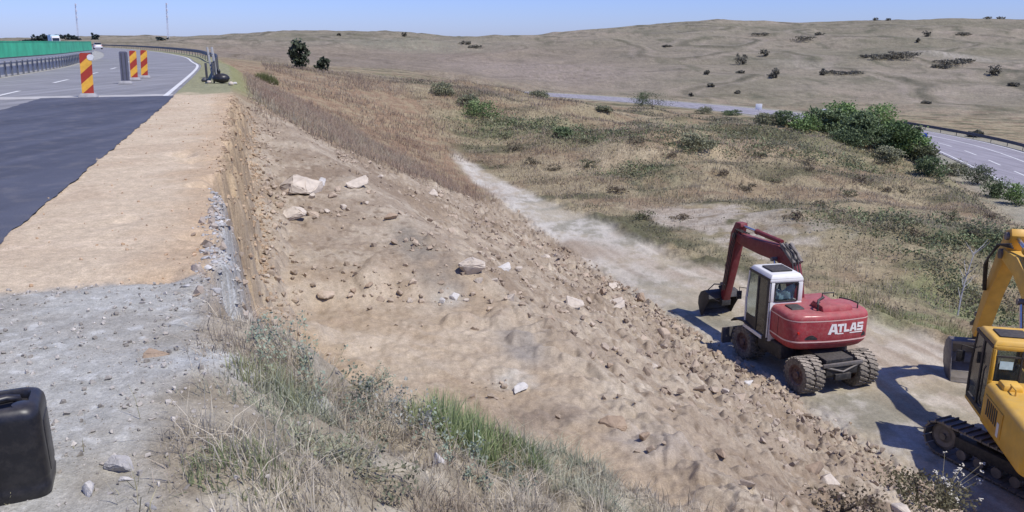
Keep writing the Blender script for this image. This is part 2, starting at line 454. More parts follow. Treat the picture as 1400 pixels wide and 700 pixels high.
# ------------------------------------------------------------------ ground colours
def C3(*c): return np.array(c)
def colour(x, y, z, I):
    r, s, u, ue, hd, w1, w2, e = (I[k] for k in ('r', 's', 'u', 'ue', 'hd', 'w1', 'w2', 'e'))
    n1 = fbm(x, y, 6, 4, 101); n2 = fbm(x, y, 1.2, 4, 103); n3 = fbm(x, y, .3, 3, 105); n4 = fbm(x, y, 25, 4, 107); n5 = noise(x, y, .09, 109)
    L = lambda a, b, t: a + (b - a) * np.clip(t, 0, 1)[:, None]
    one = np.ones_like(x)
    # dry grassland
    c = L(C3(.285, .225, .140), C3(.235, .165, .105), sstep(-.2, .35, n1))
    c = L(c, C3(.34, .275, .175), sstep(.05, .45, n2) * .7)
    c = L(c, C3(.15, .145, .075), sstep(.12, .5, n4 + n2 * .35) * .65)
    c = L(c, C3(.14, .10, .065), sstep(.3, .6, n3 * .5 + n2 * .6) * .5)
    sc_ = sstep(.05, .34, fbm(x * .45, y, 4.2, 4, 361))
    c = L(c, C3(.095, .09, .05), sc_ * .85)
    # hills beyond the second carriageway
    far = I['far']
    h1 = fbm(x, y, 90, 4, 111); h2 = fbm(x, y, 18, 4, 113); h3 = fbm(x, y * .35, 9, 3, 117)
    ch = L(C3(.265, .228, .160), C3(.22, .194, .130), sstep(-.3, .4, h1))
    ch = L(ch, C3(.30, .245, .178), sstep(.1, .5, -h1 + h2 * .4) * .6)
    ch = L(ch, C3(.155, .145, .092), sstep(.05, .45, h2) * .6)
    ch = L(ch, C3(.105, .105, .065), sstep(.30, .55, h3 + h2 * .4) * .5)
    gl = np.abs(noise(x + 12 * noise(x, y, 60, 3), y, 75, 47)) + .04 * h3; g2 = np.abs(noise(x, y, 32, 48)) + .05 * h3
    ch = L(ch, C3(.115, .105, .07), sstep(.055, .01, gl) * .75 + sstep(.04, .0, g2) * .35)
    ch = L(ch, C3(.36, .30, .235), sstep(.06, .09, gl) * sstep(.16, .10, gl) * .35)
    ch = ch * C3(1.02, .99, 1.03)
    pinkish = sstep(.35, -.1, np.arctan2(x, y)) * sstep(-12, -4, -np.abs(z + 8)) * .6
    ch = L(ch, C3(.265, .20, .155), pinkish)
    c = L(c, ch, far)
    c = L(c, C3(.30, .27, .215), sstep(12.0, 7, np.abs(hd)) * .8)
    # tall brown grass on the far embankment
    br = sstep(1.4, 2.4, ue) * sstep(-1, 3, s - s_end(u) + w1) * sstep(17, 14, u) * sstep(105, 75, s)
    c = L(c, L(C3(.25, .165, .105), C3(.29, .215, .135), sstep(-.2, .3, n2)), br)
    c = L(c, C3(.22, .23, .10), sstep(3.2, 1.9, ue) * sstep(.3, .8, ue) * sstep(27, 33, s) * .7)
    # bare cut slope
    cs = L(C3(.295, .225, .163), C3(.365, .290, .215), sstep(-.25, .35, n2 + w2 * .4))
    cs = L(cs, C3(.235, .172, .12), sstep(.05, .4, n1 + n3 * .4))
    cs = L(cs, C3(.46, .375, .285), sstep(.28, .55, n3 * .7 + n2 * .4) * .8)
    cs = L(cs, C3(.16, .112, .076), sstep(.25, .5, -n3 * .8 + n5 * .3) * .75)
    c = L(c, cs, sstep(1.3, 1.9, ue) * (1 - sstep(-.3, .8, u - track_edges(s)[0] + w1 * .4)) * (1 - sstep(-1, 4, s - s_end(u) + w1 * 1.5)))
    cb = L(C3(.345, .255, .172), C3(.39, .305, .222), sstep(-.3, .4, n2))
    cb = L(cb, C3(.30, .215, .148), sstep(.1, .5, noise(s, u * .2, .3, 121) * .6 + n3 * .4) * .6)
    c = L(c, cb, I['bench'] * sstep(14, 12, s + w1) * .85)
    # orange rim and face of the cut
    q1 = fbm(s, z * 1.6 + e * .3, .5, 4, 125); q2 = fbm(s, z * 1.3, .16, 3, 127)
    rim = I['cut'] * sstep(-.25, 0, e) * (1 - sstep(.15, .5, e))
    c = L(c, L(L(C3(.41, .295, .185), C3(.28, .20, .13), sstep(-.1, .4, q1 + q2 * .5)), C3(.22, .155, .10), sstep(.15, .45, q2 - q1 * .3) * .6), rim * sstep(8, 12, s + w1) * .85)
    c = L(c, L(L(C3(.36, .30, .245), C3(.25, .205, .165), sstep(-.1, .4, q1 + q2 * .5)), C3(.19, .15, .12), sstep(.2, .45, q2 - q1 * .3) * .6), I['cut'] * sstep(-.1, .1, e) * (1 - sstep(.35, .8, e)) * sstep(12, 9, s + w1) * .85)
    # spilled grey concrete down the face
    gs = I['cut'] * np.exp(-((e - (.08 + .045 * (7.3 - s) + w2 * .10)) / (.10 + .05 * n2)) ** 2) * sstep(5.2, 5.8, s) * sstep(10.2, 9.0, s)
    c = L(c, L(C3(.47, .455, .435), C3(.27, .25, .23), sstep(-.1, .35, q2 + q1 * .4)), gs * sstep(-.5, .0, q1 + q2 + .25))
    # graded track
    ct = L(C3(.385, .31, .238), C3(.445, .375, .30), sstep(-.2, .35, noise(s * .12, u, .9, 131) + n2 * .3))
    ct = L(ct, C3(.31, .24, .18), sstep(.05, .4, n1 + noise(s * .1, u, .5, 133) * .5))
    ct = L(ct, C3(.34, .305, .265), sstep(3.2, 1.4, u - track_edges(s)[0]) * sstep(10, 15, s) * sstep(34, 22, s + w1) * .7)
    ct = L(ct, C3(.46, .415, .36), sstep(28, 36, s) * sstep(.5, 0, n1) * .8)
    c = L(c, ct, I['tr'] * (.45 + .53 * sstep(-.35, .15, n1 + n2 * .6 + n3 * .3)))
    c = L(c, L(C3(.36, .29, .225), C3(.42, .35, .28), sstep(-.2, .3, n2)), I['pad2'] * sstep(-.35, .15, n2 + n1) * .9)
    # verge beside the fresh asphalt
    onv = sstep(1.75, 1.55, e + 1.65) * (ue > -.4)
    cd = L(C3(.525, .405, .285), C3(.48, .36, .25), sstep(-.25, .35, n2 + n1 * .5))
    cd = L(cd, C3(.59, .455, .325), sstep(.1, .45, n3 * .6 + noise(s, u * .3, .5, 141) * .5) * .7)
    cd = L(cd, C3(.44, .30, .185), sstep(.9, 1.5, ue + w2 * .3) * .6)
    cg = L(C3(.335, .305, .265), C3(.40, .375, .335), sstep(-.3, .3, n2 + n3 * .4))
    cg = L(cg, C3(.27, .25, .22), sstep(.15, .5, n3 + n5 * .3) * .6)
    cg = L(cg, C3(.50, .475, .44), sstep(.35, .6, n5 + n3 * .4) * .6)
    cg = L(cg, C3(.31, .265, .20), sstep(3.6, 2.4, s + w2) * .55)
    gb = sstep(5.95, 5.75, s - .05 * (u + 1) + w2 * .10 + n5 * .05)
    cv = L(cd, cg, gb)
    c = L(c, cv, onv * sstep(30, 27.5, s + w2) )
    c = L(c, C3(.27, .25, .15), onv * sstep(27, 29, s + w2))
    # ground under the foreground grass
    gm = sstep(1.3, 2.0, ue + w2 * .5) * (1 - sstep(4.5, 5.2, s + w1 * .3 + w2 * .2)) * (1 - sstep(2.6, 3.6, u + .35 * w1))
    c = L(c, L(C3(.25, .205, .15), C3(.34, .29, .225), sstep(-.2, .4, n3 + n2 * .5)), gm)
    c = L(c, C3(.34, .32, .29), ((ue < -8.2) & (ue > -40)) * one)
    for (px, py, rx, ry, cc, k) in SPLATS:
        X, Y, Z, T = hit(px, py); ss, uu = su(X, Y); s2, u2 = s - ss, u - uu
        wgt = np.exp(-((s2 / ry) ** 2 + (u2 / rx) ** 2) ** 1.5 * 1.2) * k
        m_ = wgt > .01
        if m_.any():
            ww = np.clip(wgt[m_] * (1.1 + n2[m_] * 1.4 + n3[m_] * .6), 0, 1)
            c[m_] = c[m_] + (np.array(cc) - c[m_]) * ww[:, None]
    gain = np.ones_like(x) * 1.03 + .06 * I['slope']
    gain = gain + (.90 - gain) * far; gain = np.where(I['tr'] > .5, 1.13, gain); gain = np.where(onv & (s > 5.9), .92, gain) if onv.dtype == bool else gain
    tint = np.stack([np.full_like(x, .975), np.full_like(x, 1.015), np.full_like(x, 1.0)], 1)
    return np.clip(c * tint * (gain * (1 + .10 * n5))[:, None], .01, .9)

SPLATS = [  # column, row, half width and half length in metres, colour, strength
    (572, 345, .35, 1.6, (.225, .185, .145), .8), (615, 385, .3, .9, (.215, .175, .14), .75), (708, 468, .3, .8, (.255, .215, .18), .8),
    (615, 410, .28, .35, (.43, .37, .30), .7), (480, 182, .4, 1.0, (.46, .42, .37), .8), (705, 520, .3, .3, (.5, .46, .4), .7),
    (730, 570, .7, .35, (.22, .165, .12), .7), (900, 610, .6, .5, (.33, .27, .22), .7), (580, 470, 1.2, .8, (.45, .355, .26), .7),
    (780, 415, .5, .5, (.46, .37, .28), .6), (330, 495, .5, .25, (.44, .43, .41), .9), (345, 455, .25, .5, (.32, .27, .21), .7),
    (1300, 75, 14, 30, (.36, .31, .25), .6), (1100, 88, 10, 25, (.34, .29, .22), .5), (745, 95, 40, 60, (.33, .26, .215), .5),
    (560, 60, 60, 40, (.27, .25, .18), .4), (1320, 425, 2.0, 2.5, (.17, .19, .085), .7), (1250, 440, 1.5, 1.5, (.18, .19, .09), .6),
    (1330, 315, 4, 5, (.13, .125, .075), .7), (1180, 300, 5, 4, (.16, .14, .085), .5), (820, 185, 6, 4, (.15, .15, .08), .6), (700, 170, 6, 5, (.16, .17, .085), .6),
    (880, 240, 4, 3, (.17, .155, .09), .5), (840, 215, 5, 3, (.38, .30, .2), .5), (1000, 200, 6, 5, (.38, .29, .19), .5),
]

def build_ground():
    A = np.radians(np.concatenate([np.linspace(-82, -38, 90, endpoint=False), np.linspace(-38, -24, 175, endpoint=False), np.linspace(-24, -15.5, 320, endpoint=False), np.linspace(-15.5, 38, 680), np.linspace(38, 82, 91)[1:]]))
    R = [.7]
    while R[-1] < 2600:
        q = R[-1]; R.append(q * (1.0045 if q < 30 else 1.0065 if q < 110 else 1.012))
    R = np.array(R)
    rr, aa = np.meshgrid(R, A, indexing='ij')
    x, y = (rr * np.sin(aa)).ravel(), (rr * np.cos(aa)).ravel()
    z, I = terrain(x, y, True, True)
    c = colour(x, y, z, I)
    nr, na = len(R), len(A)
    i, j = np.meshgrid(np.arange(nr - 1), np.arange(na - 1), indexing='ij')
    q = np.stack([i * na + j, i * na + j + 1, (i + 1) * na + j + 1, (i + 1) * na + j], -1).reshape(-1, 4)
    q = q[:, ::-1]
    zone = np.full(len(x), 4)
    ue, s, u = I['ue'], I['s'], I['u']
    zone[(ue < 1.65) & (ue > -11)] = 1
    zone[(ue < 1.65) & (ue > -11) & (s < 5.85)] = 0
    zone[(ue < 1.65) & (s > 30)] = 4
    uL = track_edges(s)[0]
    zone[(ue >= 1.65) & (u < uL) & (s < 60)] = 2
    zone[I['tr'] > .5] = 3
    zone[I['r'] > 190] = 5
    fz = zone[q[:, 0]]
    V = np.stack([x, y, z], 1)
    near = attr_mat('soil', nz=((5, .10), (16, .14), (45, .18), (130, .22)), bump=(55, .5, .025))
    field = attr_mat('dry_ground', nz=((1.2, .16), (4, .22), (14, .28), (60, .2)), bump=(9, .6, .10))
    hill = attr_mat('hill_grass', nz=((.05, .08), (.16, .12), (.6, .2), (2.2, .24)), bump=(.6, .6, .7))
    for k, (nm, m) in enumerate((('gravel_verge', near), ('dirt_verge', near), ('embankment', near), ('dirt_track', near), ('ground', field), ('hills', hill))):
        f = q[fz == k]
        if not len(f): continue
        used, inv = np.unique(f, return_inverse=True)
        o = np_obj(nm, V[used], inv.reshape(-1, 4), m, col=c[used], smooth=True)
        tag(o, kind='structure')
build_ground()

# ------------------------------------------------------------------ the two roads
def strip(name, path, l0, l1, w0, w1, z, m, n=200, parent=None, wob=0, cols=2, fn=None):
    l = np.linspace(l0, l1, n); ws = np.linspace(0, 1, cols)
    V = []
    for k in range(cols):
        a = w0 + (w1 - w0) * ws[k] + (wob * fbm(l, l * 0, .5, 4, 7 + k) if (wob and k in (0, cols - 1)) else 0)
        X, Y = path.at(l, a); V.append(np.stack([X, Y, np.full(n, z) if fn is None else fn(l)], 1))
    V = np.concatenate(V)
    q = [(k * n + i, k * n + i + 1, (k + 1) * n + i + 1, (k + 1) * n + i) for k in range(cols - 1) for i in range(n - 1)]
    o = np_obj(name, V, np.array(q)[:, ::-1] if w1 > w0 else q, m, parent, smooth=False)
    return o

def asphalt(name, col, var, spots, rough=.85, spec=.3):
    m, nt, b = new_mat(name)
    n1 = noise_node(nt, .35, 5); n2 = noise_node(nt, 90, 4, .7); n3 = noise_node(nt, 3, 6)
    c = mixc(nt, 1.0, tuple(col), maprange(nt, n1.outputs['Fac'], .3, .7, 1 - var, 1 + var), 'MULTIPLY')
    c = mixc(nt, 1.0, c, maprange(nt, n2.outputs['Fac'], .3, .7, 1 - spots, 1 + spots), 'MULTIPLY')
    mp = N(nt, 'ShaderNodeMapping'); tc = N(nt, 'ShaderNodeTexCoord'); nt.links.new(tc.outputs['Object'], mp.inputs[0]); mp.inputs['Rotation'].default_value = (0, 0, -HD); mp.inputs['Scale'].default_value = (1.6, .07, 1)
    n4 = N(nt, 'ShaderNodeTexNoise'); n4.inputs['Scale'].default_value = 1.5; n4.inputs['Detail'].default_value = 6; nt.links.new(mp.outputs[0], n4.inputs['Vector'])
    c = mixc(nt, 1.0, c, maprange(nt, n4.outputs['Fac'], .3, .7, .82, 1.18), 'MULTIPLY')
    c = mixc(nt, maprange(nt, n3.outputs['Fac'], .5, .8, 0, .22), c, (.34, .30, .25))
    nt.links.new(c, b.inputs['Base Color']); b.inputs['Roughness'].default_value = rough; b.inputs['Specular IOR Level'].default_value = spec
    bp = N(nt, 'ShaderNodeBump'); bp.inputs['Strength'].default_value = .35; bp.inputs['Distance'].default_value = .01
    nt.links.new(n2.outputs['Fac'], bp.inputs['Height']); nt.links.new(bp.outputs[0], b.inputs['Normal'])
    return m
M_OLD = asphalt('worn_asphalt', (.23, .225, .228), .14, .18)
M_NEW = asphalt('fresh_asphalt', (.078, .081, .100), .24, .5, .75, .4)
M_LINE = mat('road_paint', (.62, .61, .58), .8, var=.12, scale=3)
M_DUSTY = mat('milled_edge', (.42, .40, .37), .9, var=.2, scale=2)
road = strip('road', ROAD, 5, 520, -8.3, 0, -.024, M_OLD, 400, cols=3); tag(road, kind='structure')
far_road = strip('road', ROAD, 5, 520, -21, -10.6, -.024, M_OLD, 200); tag(far_road, kind='structure')
fresh = strip('fresh_asphalt', ROAD, 12, road_l(26.9), -3.6, 0.0, .012, M_NEW, 700, wob=.05, cols=8); tag(fresh, kind='structure')
fresh.name = 'road_fresh_surface'
for (l0, l1, a, b_) in ((road_l(27.2), 510, -.36, -.20),):
    strip('edge_line', ROAD, l0, l1, a, b_, -.014, M_LINE, 260, parent=road)
strip('milled_joint', ROAD, road_l(27.0), road_l(28.3), -5.9, -.1, -.018, M_DUSTY, 14, parent=road, cols=4)
for k in range(9):
    l0 = road_l(19.5) + k * 9.0
    strip('lane_dash', ROAD, l0, l0 + 3.2, -5.25, -5.1, -.014, M_LINE, 10, parent=road)
M_HWY = asphalt('motorway_asphalt', (.27, .25, .262), .08, .1)
hwy = strip('road', HW, 2, HW.L[-1] - 4, -5.6, 5.6, HWZ + .0, M_HWY, 300, cols=3); tag(hwy, kind='structure')
for w0 in (-5.2, -1.7, 2.0, 5.1):
    if w0 in (-1.7,):
        for k in range(26): strip('lane_dash', HW, 60 + k * 9, 64.5 + k * 9, w0, w0 + .22, HWZ + .012, M_LINE, 5, parent=hwy)
    else: strip('edge_line', HW, 2, HW.L[-1] - 4, w0, w0 + .22, HWZ + .012, M_LINE, 260, parent=hwy)
# ------------------------------------------------------------------ grass and weeds
M_GRASS = attr_mat('dry_blades', nz=((2.5, .12),), bump=None, rough=.8, spec=.15, trans=.35)
M_LEAF = attr_mat('leaves', nz=((1.5, .15),), bump=None, rough=.65, spec=.25, trans=.2)
def blades(name, x, y, h, w, col, label=None, lean=.5, tipc=1.15, basec=.55, z=None, wind=(0, 0)):
    n = len(x)
    if z is None: z = terrain(x, y)
    h = np.broadcast_to(h, n); w = np.broadcast_to(w, n)
    ph = rng.uniform(0, 2 * np.pi, n); ln = np.abs(rng.normal(0, lean, n)) * h
    dx, dy = np.cos(ph) * ln + wind[0] * h, np.sin(ph) * ln + wind[1] * h
    fa = rng.uniform(0, np.pi, n); wx, wy = np.cos(fa) * w / 2, np.sin(fa) * w / 2
    V = np.zeros((n, 5, 3)); Cc = np.zeros((n, 5, 3))
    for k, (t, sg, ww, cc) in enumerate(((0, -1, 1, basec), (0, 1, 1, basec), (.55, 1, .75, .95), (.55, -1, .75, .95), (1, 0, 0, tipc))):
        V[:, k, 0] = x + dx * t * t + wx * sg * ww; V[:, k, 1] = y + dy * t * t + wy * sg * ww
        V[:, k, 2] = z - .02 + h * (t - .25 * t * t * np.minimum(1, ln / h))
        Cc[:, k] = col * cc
    b = np.arange(n)[:, None] * 5
    q = b + np.array([[0, 1, 2, 3]]); t = b + np.array([[3, 2, 4]])
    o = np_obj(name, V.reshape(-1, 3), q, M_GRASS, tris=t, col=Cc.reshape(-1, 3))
    return o
def pick(n, s0, s1, u0, u1, dens):
    """scatter points in road coordinates, kept with probability dens(x, y, s, u)"""
    s = rng.uniform(s0, s1, n); u = rng.uniform(u0, u1, n); x, y = xy(s, u)
    k = rng.uniform(0, 1, n) < dens(x, y, s, u)
    return x[k], y[k]
def mixcol(x, y, a, b, sc, sd, jit=.15, c=None, csd=0):
    t = sstep(-.3, .35, fbm(x, y, sc, 3, sd) + rng.normal(0, .12, len(x)))[:, None]
    k = np.array(a) + (np.array(b) - np.array(a)) * t
    if c is not None:
        t2 = sstep(.1, .4, fbm(x, y, sc * 1.7, 3, csd))[:, None]; k = k + (np.array(c) - k) * t2 * .8
    return k * rng.uniform(1 - jit, 1 + jit, (len(x), 1))

def fg(x, y, s, u):
    w1, w2 = fbm(x, y, 3., 3, 5), fbm(x, y, .7, 3, 9)
    a = sstep(-.45, .1, u + .25 * w2) * (1 - sstep(4.9, 5.4, s + w1 * .3 + w2 * .2)) * (1 - sstep(2.3, 3.3, u + .4 * w1))
    return a * sstep(-.3, .25, fbm(x, y, .45, 3, 201) + .12)
x, y = pick(int(120000 * GRASS), .8, 5.6, -.8, 3.6, fg)
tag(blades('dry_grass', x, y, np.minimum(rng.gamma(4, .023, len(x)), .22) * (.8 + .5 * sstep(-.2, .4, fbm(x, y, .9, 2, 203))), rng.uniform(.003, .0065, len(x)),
           mixcol(x, y, (.62, .55, .42), (.47, .39, .29), .8, 205, .35, (.40, .44, .30), 207), lean=.75), kind='stuff')
# sparse dry growth near the can and on the gravel
def edge(x, y, s, u):
    return .9 * sstep(.05, .5, fbm(x, y, .35, 3, 211)) * sstep(3.9, 2.6, s - .25 * u)
x, y = pick(9000, .8, 4.2, -2.6, -.2, edge)
tag(blades('gravel_weeds', x, y, rng.gamma(3, .025, len(x)), rng.uniform(.003, .006, len(x)), mixcol(x, y, (.50, .44, .27), (.40, .38, .2), .5, 213, .25), lean=.7), kind='stuff')
# low scatter of dry stems on the slope below
def lowd(x, y, s, u):
    return sstep(.12, .5, fbm(x, y, 1.6, 3, 221) + .1 * sstep(3, 0, s)) * .8 * sstep(2.2, 3.2, u)
x, y = pick(16000, -4, 6, 2.2, 9, lowd)
tag(blades('slope_grass', x, y, np.minimum(rng.gamma(3, .045, len(x)), .3), rng.uniform(.005, .009, len(x)), mixcol(x, y, (.50, .42, .29), (.40, .30, .21), 1, 223, .25), lean=.6), kind='stuff')

def tuft(name, px, py, n, rad, h, cols, label, cat, lean=.45, w=.006, off=(0, 0), group=None):
    X, Y, Z, T = hit(px, py)
    a = rng.uniform(0, 2 * np.pi, n); r = rad * np.sqrt(rng.uniform(0, 1, n))
    x, y = X + r * np.cos(a), Y + r * np.sin(a)
    c = np.array(cols[0]) + (np.array(cols[1]) - np.array(cols[0])) * rng.uniform(0, 1, (n, 1))
    o = blades(name, x, y, rng.uniform(.55, 1.1, n) * h * (1 - .45 * (r / rad) ** 2), rng.uniform(.7, 1.3, n) * w, c, lean=lean)
    return tag(o, label, cat, group)
G1, G2 = (.26, .34, .14), (.44, .47, .25)
tuft('grass_tuft', 622, 592, 1300, .30, .40, (G1, G2), 'tallest bright green grass tuft, at the edge of the dry grass bank', 'grass tuft', w=.008, lean=.35)
tuft('grass_tuft', 712, 630, 380, .20, .20, (G1, (.25, .28, .12)), 'small bright green grass tuft lower right of the tallest tuft', 'grass tuft', w=.007)
tuft('grass_tuft', 372, 520, 300, .22, .20, ((.30, .33, .16), (.44, .42, .25)), 'olive green grass tuft at the top left of the dry grass bank', 'grass tuft', w=.006)
tuft('grass_tuft', 330, 650, 420, .22, .13, ((.22, .27, .13), (.33, .34, .19)), 'low dark green grass clump near the bottom of the bank, right of the pale stone', 'grass tuft', w=.006, lean=.7)
tuft('grass_tuft', 365, 112, 700, .9, 1.0, ((.14, .16, .06), (.24, .24, .11)), 'dark green grass clump beside the verge, right of the grey rail end', 'grass tuft', w=.03, lean=.35)

def leafcards(P, size, col, nrm_up=.3):
    n = len(P); size = np.broadcast_to(size, n)
    a = rng.normal(0, 1, (n, 3)); a /= np.linalg.norm(a, axis=1, keepdims=True)
    b = rng.normal(0, 1, (n, 3)); b -= a * (a * b).sum(1, keepdims=True); b /= np.linalg.norm(b, axis=1, keepdims=True)
    a = a * size[:, None]; b = b * size[:, None] * .6
    V = np.stack([P - a * .5, P + b * .5, P + a * .5, P - b * .5], 1).reshape(-1, 3)
    return V, np.arange(n * 4).reshape(-1, 4), np.repeat(col, 4, axis=0)

def weed(px, py, rad, h, n, cols, label):
    X, Y, Z, T = hit(px, py)
    root = empty('weed', (X, Y, Z)); tag(root, label, 'weed')
    st = MB(); P = []
    for k in range(int(10 + rad * 60)):
        a = random.uniform(0, 6.28); r = rad * math.sqrt(random.random()); bx, by = r * math.cos(a), r * math.sin(a)
        bz = float(H(X + bx, Y + by)[0]) - Z
        hh = h * random.uniform(.5, 1.1); lx, ly = random.gauss(0, .25) * hh, random.gauss(0, .25) * hh
        pts = [(bx * (.06 + .94 * t ** .6) + lx * t * t, by * (.06 + .94 * t ** .6) + ly * t * t, bz * t ** .6 - .015 + hh * t) for t in (0, .12, .35, .7, 1)]
        st.tube(pts, [.004, .0028, .0022, .0018, .001], 4)
        for i in range(n):
            t = random.uniform(.1, 1); P.append((bx + lx * t * t + random.gauss(0, .022), by + ly * t * t + random.gauss(0, .022), bz + hh * t + random.gauss(0, .01)))
    st.build('stem', M_STEM, root, smooth=0)
    P = np.array(P); c = np.array(cols[0]) + (np.array(cols[1]) - np.array(cols[0])) * rng.uniform(0, 1, (len(P), 1))
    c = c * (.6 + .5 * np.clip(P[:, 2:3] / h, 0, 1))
    V, q, cc = leafcards(P, rng.uniform(.012, .03, len(P)), c)
    np_obj('foliage', V, q, M_LEAF, root, col=cc)
M_STEM = mat('dry_stem', (.25, .22, .13), .8)
B1, B2 = (.24, .29, .20), (.36, .41, .30)
weed(430, 512, .36, .22, 34, (B1, B2), 'grey-green leafy weed at the top of the dry grass bank, left of centre')
weed(500, 528, .34, .22, 36, ((.22, .29, .21), (.33, .40, .30)), 'bluish green leafy weed to the right of the grey-green one on the bank')
weed(560, 580, .30, .20, 28, ((.24, .25, .21), (.36, .36, .31)), 'ashy grey weed just left of the tallest green tuft')
weed(650, 650, .32, .18, 28, (B1, B2), 'grey-green weed below the tallest green tuft')
weed(480, 640, .30, .17, 26, ((.23, .25, .15), (.36, .35, .24)), 'dull olive weed in the middle of the dry grass bank')

# tall brown grass on the embankment beyond the cut, and in the field
def brown(x, y, s, u):
    ue = u + 2
    z_ = sstep(1.9, 2.6, ue) * sstep(-1.5, 3, s - s_end(u) + fbm(x, y, 3., 3, 5) * 1.5 + np.clip(3 - u, 0, 3) * .6) * (1 - sstep(12.5, 14.5, u + fbm(x, y, 3, 3, 5)))
    return z_ * (.35 + .65 * sstep(-.3, .3, fbm(x, y, 2.2, 3, 231)))
x, y = pick(60000, 25, 62, -1, 15, brown)
tag(blades('brown_grass', x, y, rng.uniform(.2, .55, len(x)) * (.7 + .5 * sstep(-.2, .4, fbm(x, y, 3, 2, 233))), rng.uniform(.012, .024, len(x)),
           mixcol(x, y, (.37, .27, .20), (.48, .38, .275), 2.5, 235, .2, (.45, .40, .285), 237), lean=.6), kind='stuff')
def farb(x, y, s, u):
    xr, yr = x, y
    return sstep(-.4, .3, fbm(x, y, 6, 3, 241)) * (np.hypot(x, y) < 100)
s_ = rng.uniform(58, 105, 30000); u_ = rng.uniform(2, 34, 30000); x, y = xy(s_, u_)
ue_, _l = ROAD.dist(x, y); k = (ue_ > 2.0) & (rng.uniform(0, 1, len(x)) < farb(x, y, s_, u_)); x, y = x[k], y[k]
tag(blades('far_grass', x, y, rng.uniform(.2, .55, len(x)), rng.uniform(.03, .05, len(x)), mixcol(x, y, (.38, .29, .21), (.48, .39, .28), 6, 243, .2), lean=.6), kind='stuff')
def field(x, y, s, u):
    uL, uR = track_edges(s)
    k = sstep(.2, 1.2, u - uR + fbm(x, y, 3., 3, 5) * .6)
    k = k * (1 - .9 * ((u > 20) & (u < 26) & (s > 28) & (s < 40)))
    return k * (.25 + .75 * sstep(-.25, .25, fbm(x, y, 2.6, 4, 251)))
x, y = pick(130000, 2, 62, 15.5, 46, field)
k = np.hypot(x, y) > 12; x, y = x[k], y[k]
rr = np.hypot(x, y)
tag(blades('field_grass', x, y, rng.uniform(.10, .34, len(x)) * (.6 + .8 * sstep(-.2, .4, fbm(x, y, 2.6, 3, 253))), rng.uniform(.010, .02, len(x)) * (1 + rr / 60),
           mixcol(x, y, (.56, .475, .33), (.43, .34, .235), 4, 255, .25, (.28, .28, .17), 257), lean=.75), kind='stuff')
x, y = pick(60000, 40, 105, 12, 75, lambda x, y, s, u: (.2 + .8 * sstep(-.2, .3, fbm(x, y, 5, 3, 261))) * (np.abs(HW.dist(x, y)[0]) > 9) * (u > track_edges(s)[1]))
tag(blades('ridge_grass', x, y, rng.uniform(.15, .4, len(x)), rng.uniform(.03, .06, len(x)), mixcol(x, y, (.53, .445, .31), (.42, .34, .235), 7, 263, .2, (.28, .28, .17), 265), lean=.7), kind='stuff')
# greener fringe by the right edge of the track
def fr(x, y, s, u):
    uR = track_edges(s)[1]; d = u - uR
    return sstep(.3, .9, d) * sstep(4.0, 1.6, d) * sstep(-.1, .3, fbm(x, y, 1.5, 3, 271)) * sstep(8, 11, s) * sstep(27, 22, s)
x, y = pick(26000, 6, 28, 19, 27, fr)
tag(blades('green_grass', x, y, rng.uniform(.12, .35, len(x)), rng.uniform(.012, .02, len(x)), mixcol(x, y, (.24, .27, .11), (.37, .35, .18), 1.5, 273, .2), lean=.5), kind='stuff')

# ------------------------------------------------------------------ trees and shrubs
M_BARK = mat('bark', (.09, .07, .05), .9, var=.3, bump=.5)
_BN = rng.normal(0, 1, (4000, 3))
def crown_pts(blobs, n):
    """points spread through the crown, thicker at the skin, in clumps"""
    wts = np.array([b[3] * b[4] * b[5] for b in blobs]) ** .7; wts /= wts.sum(); P = []; D = []
    for b, q in zip(blobs, rng.multinomial(n, wts)):
        nc = max(4, q // 14)
        cd = rng.normal(0, 1, (nc, 3)); cd /= np.linalg.norm(cd, axis=1, keepdims=True); cr = rng.uniform(.25, 1, nc) ** .45
        cl = cd * cr[:, None]; k = rng.integers(0, nc, q)
        p = cl[k] + rng.normal(0, .17, (q, 3))
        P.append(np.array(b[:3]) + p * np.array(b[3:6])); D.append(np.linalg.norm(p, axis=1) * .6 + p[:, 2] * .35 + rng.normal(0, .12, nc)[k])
    return np.concatenate(P), np.concatenate(D)
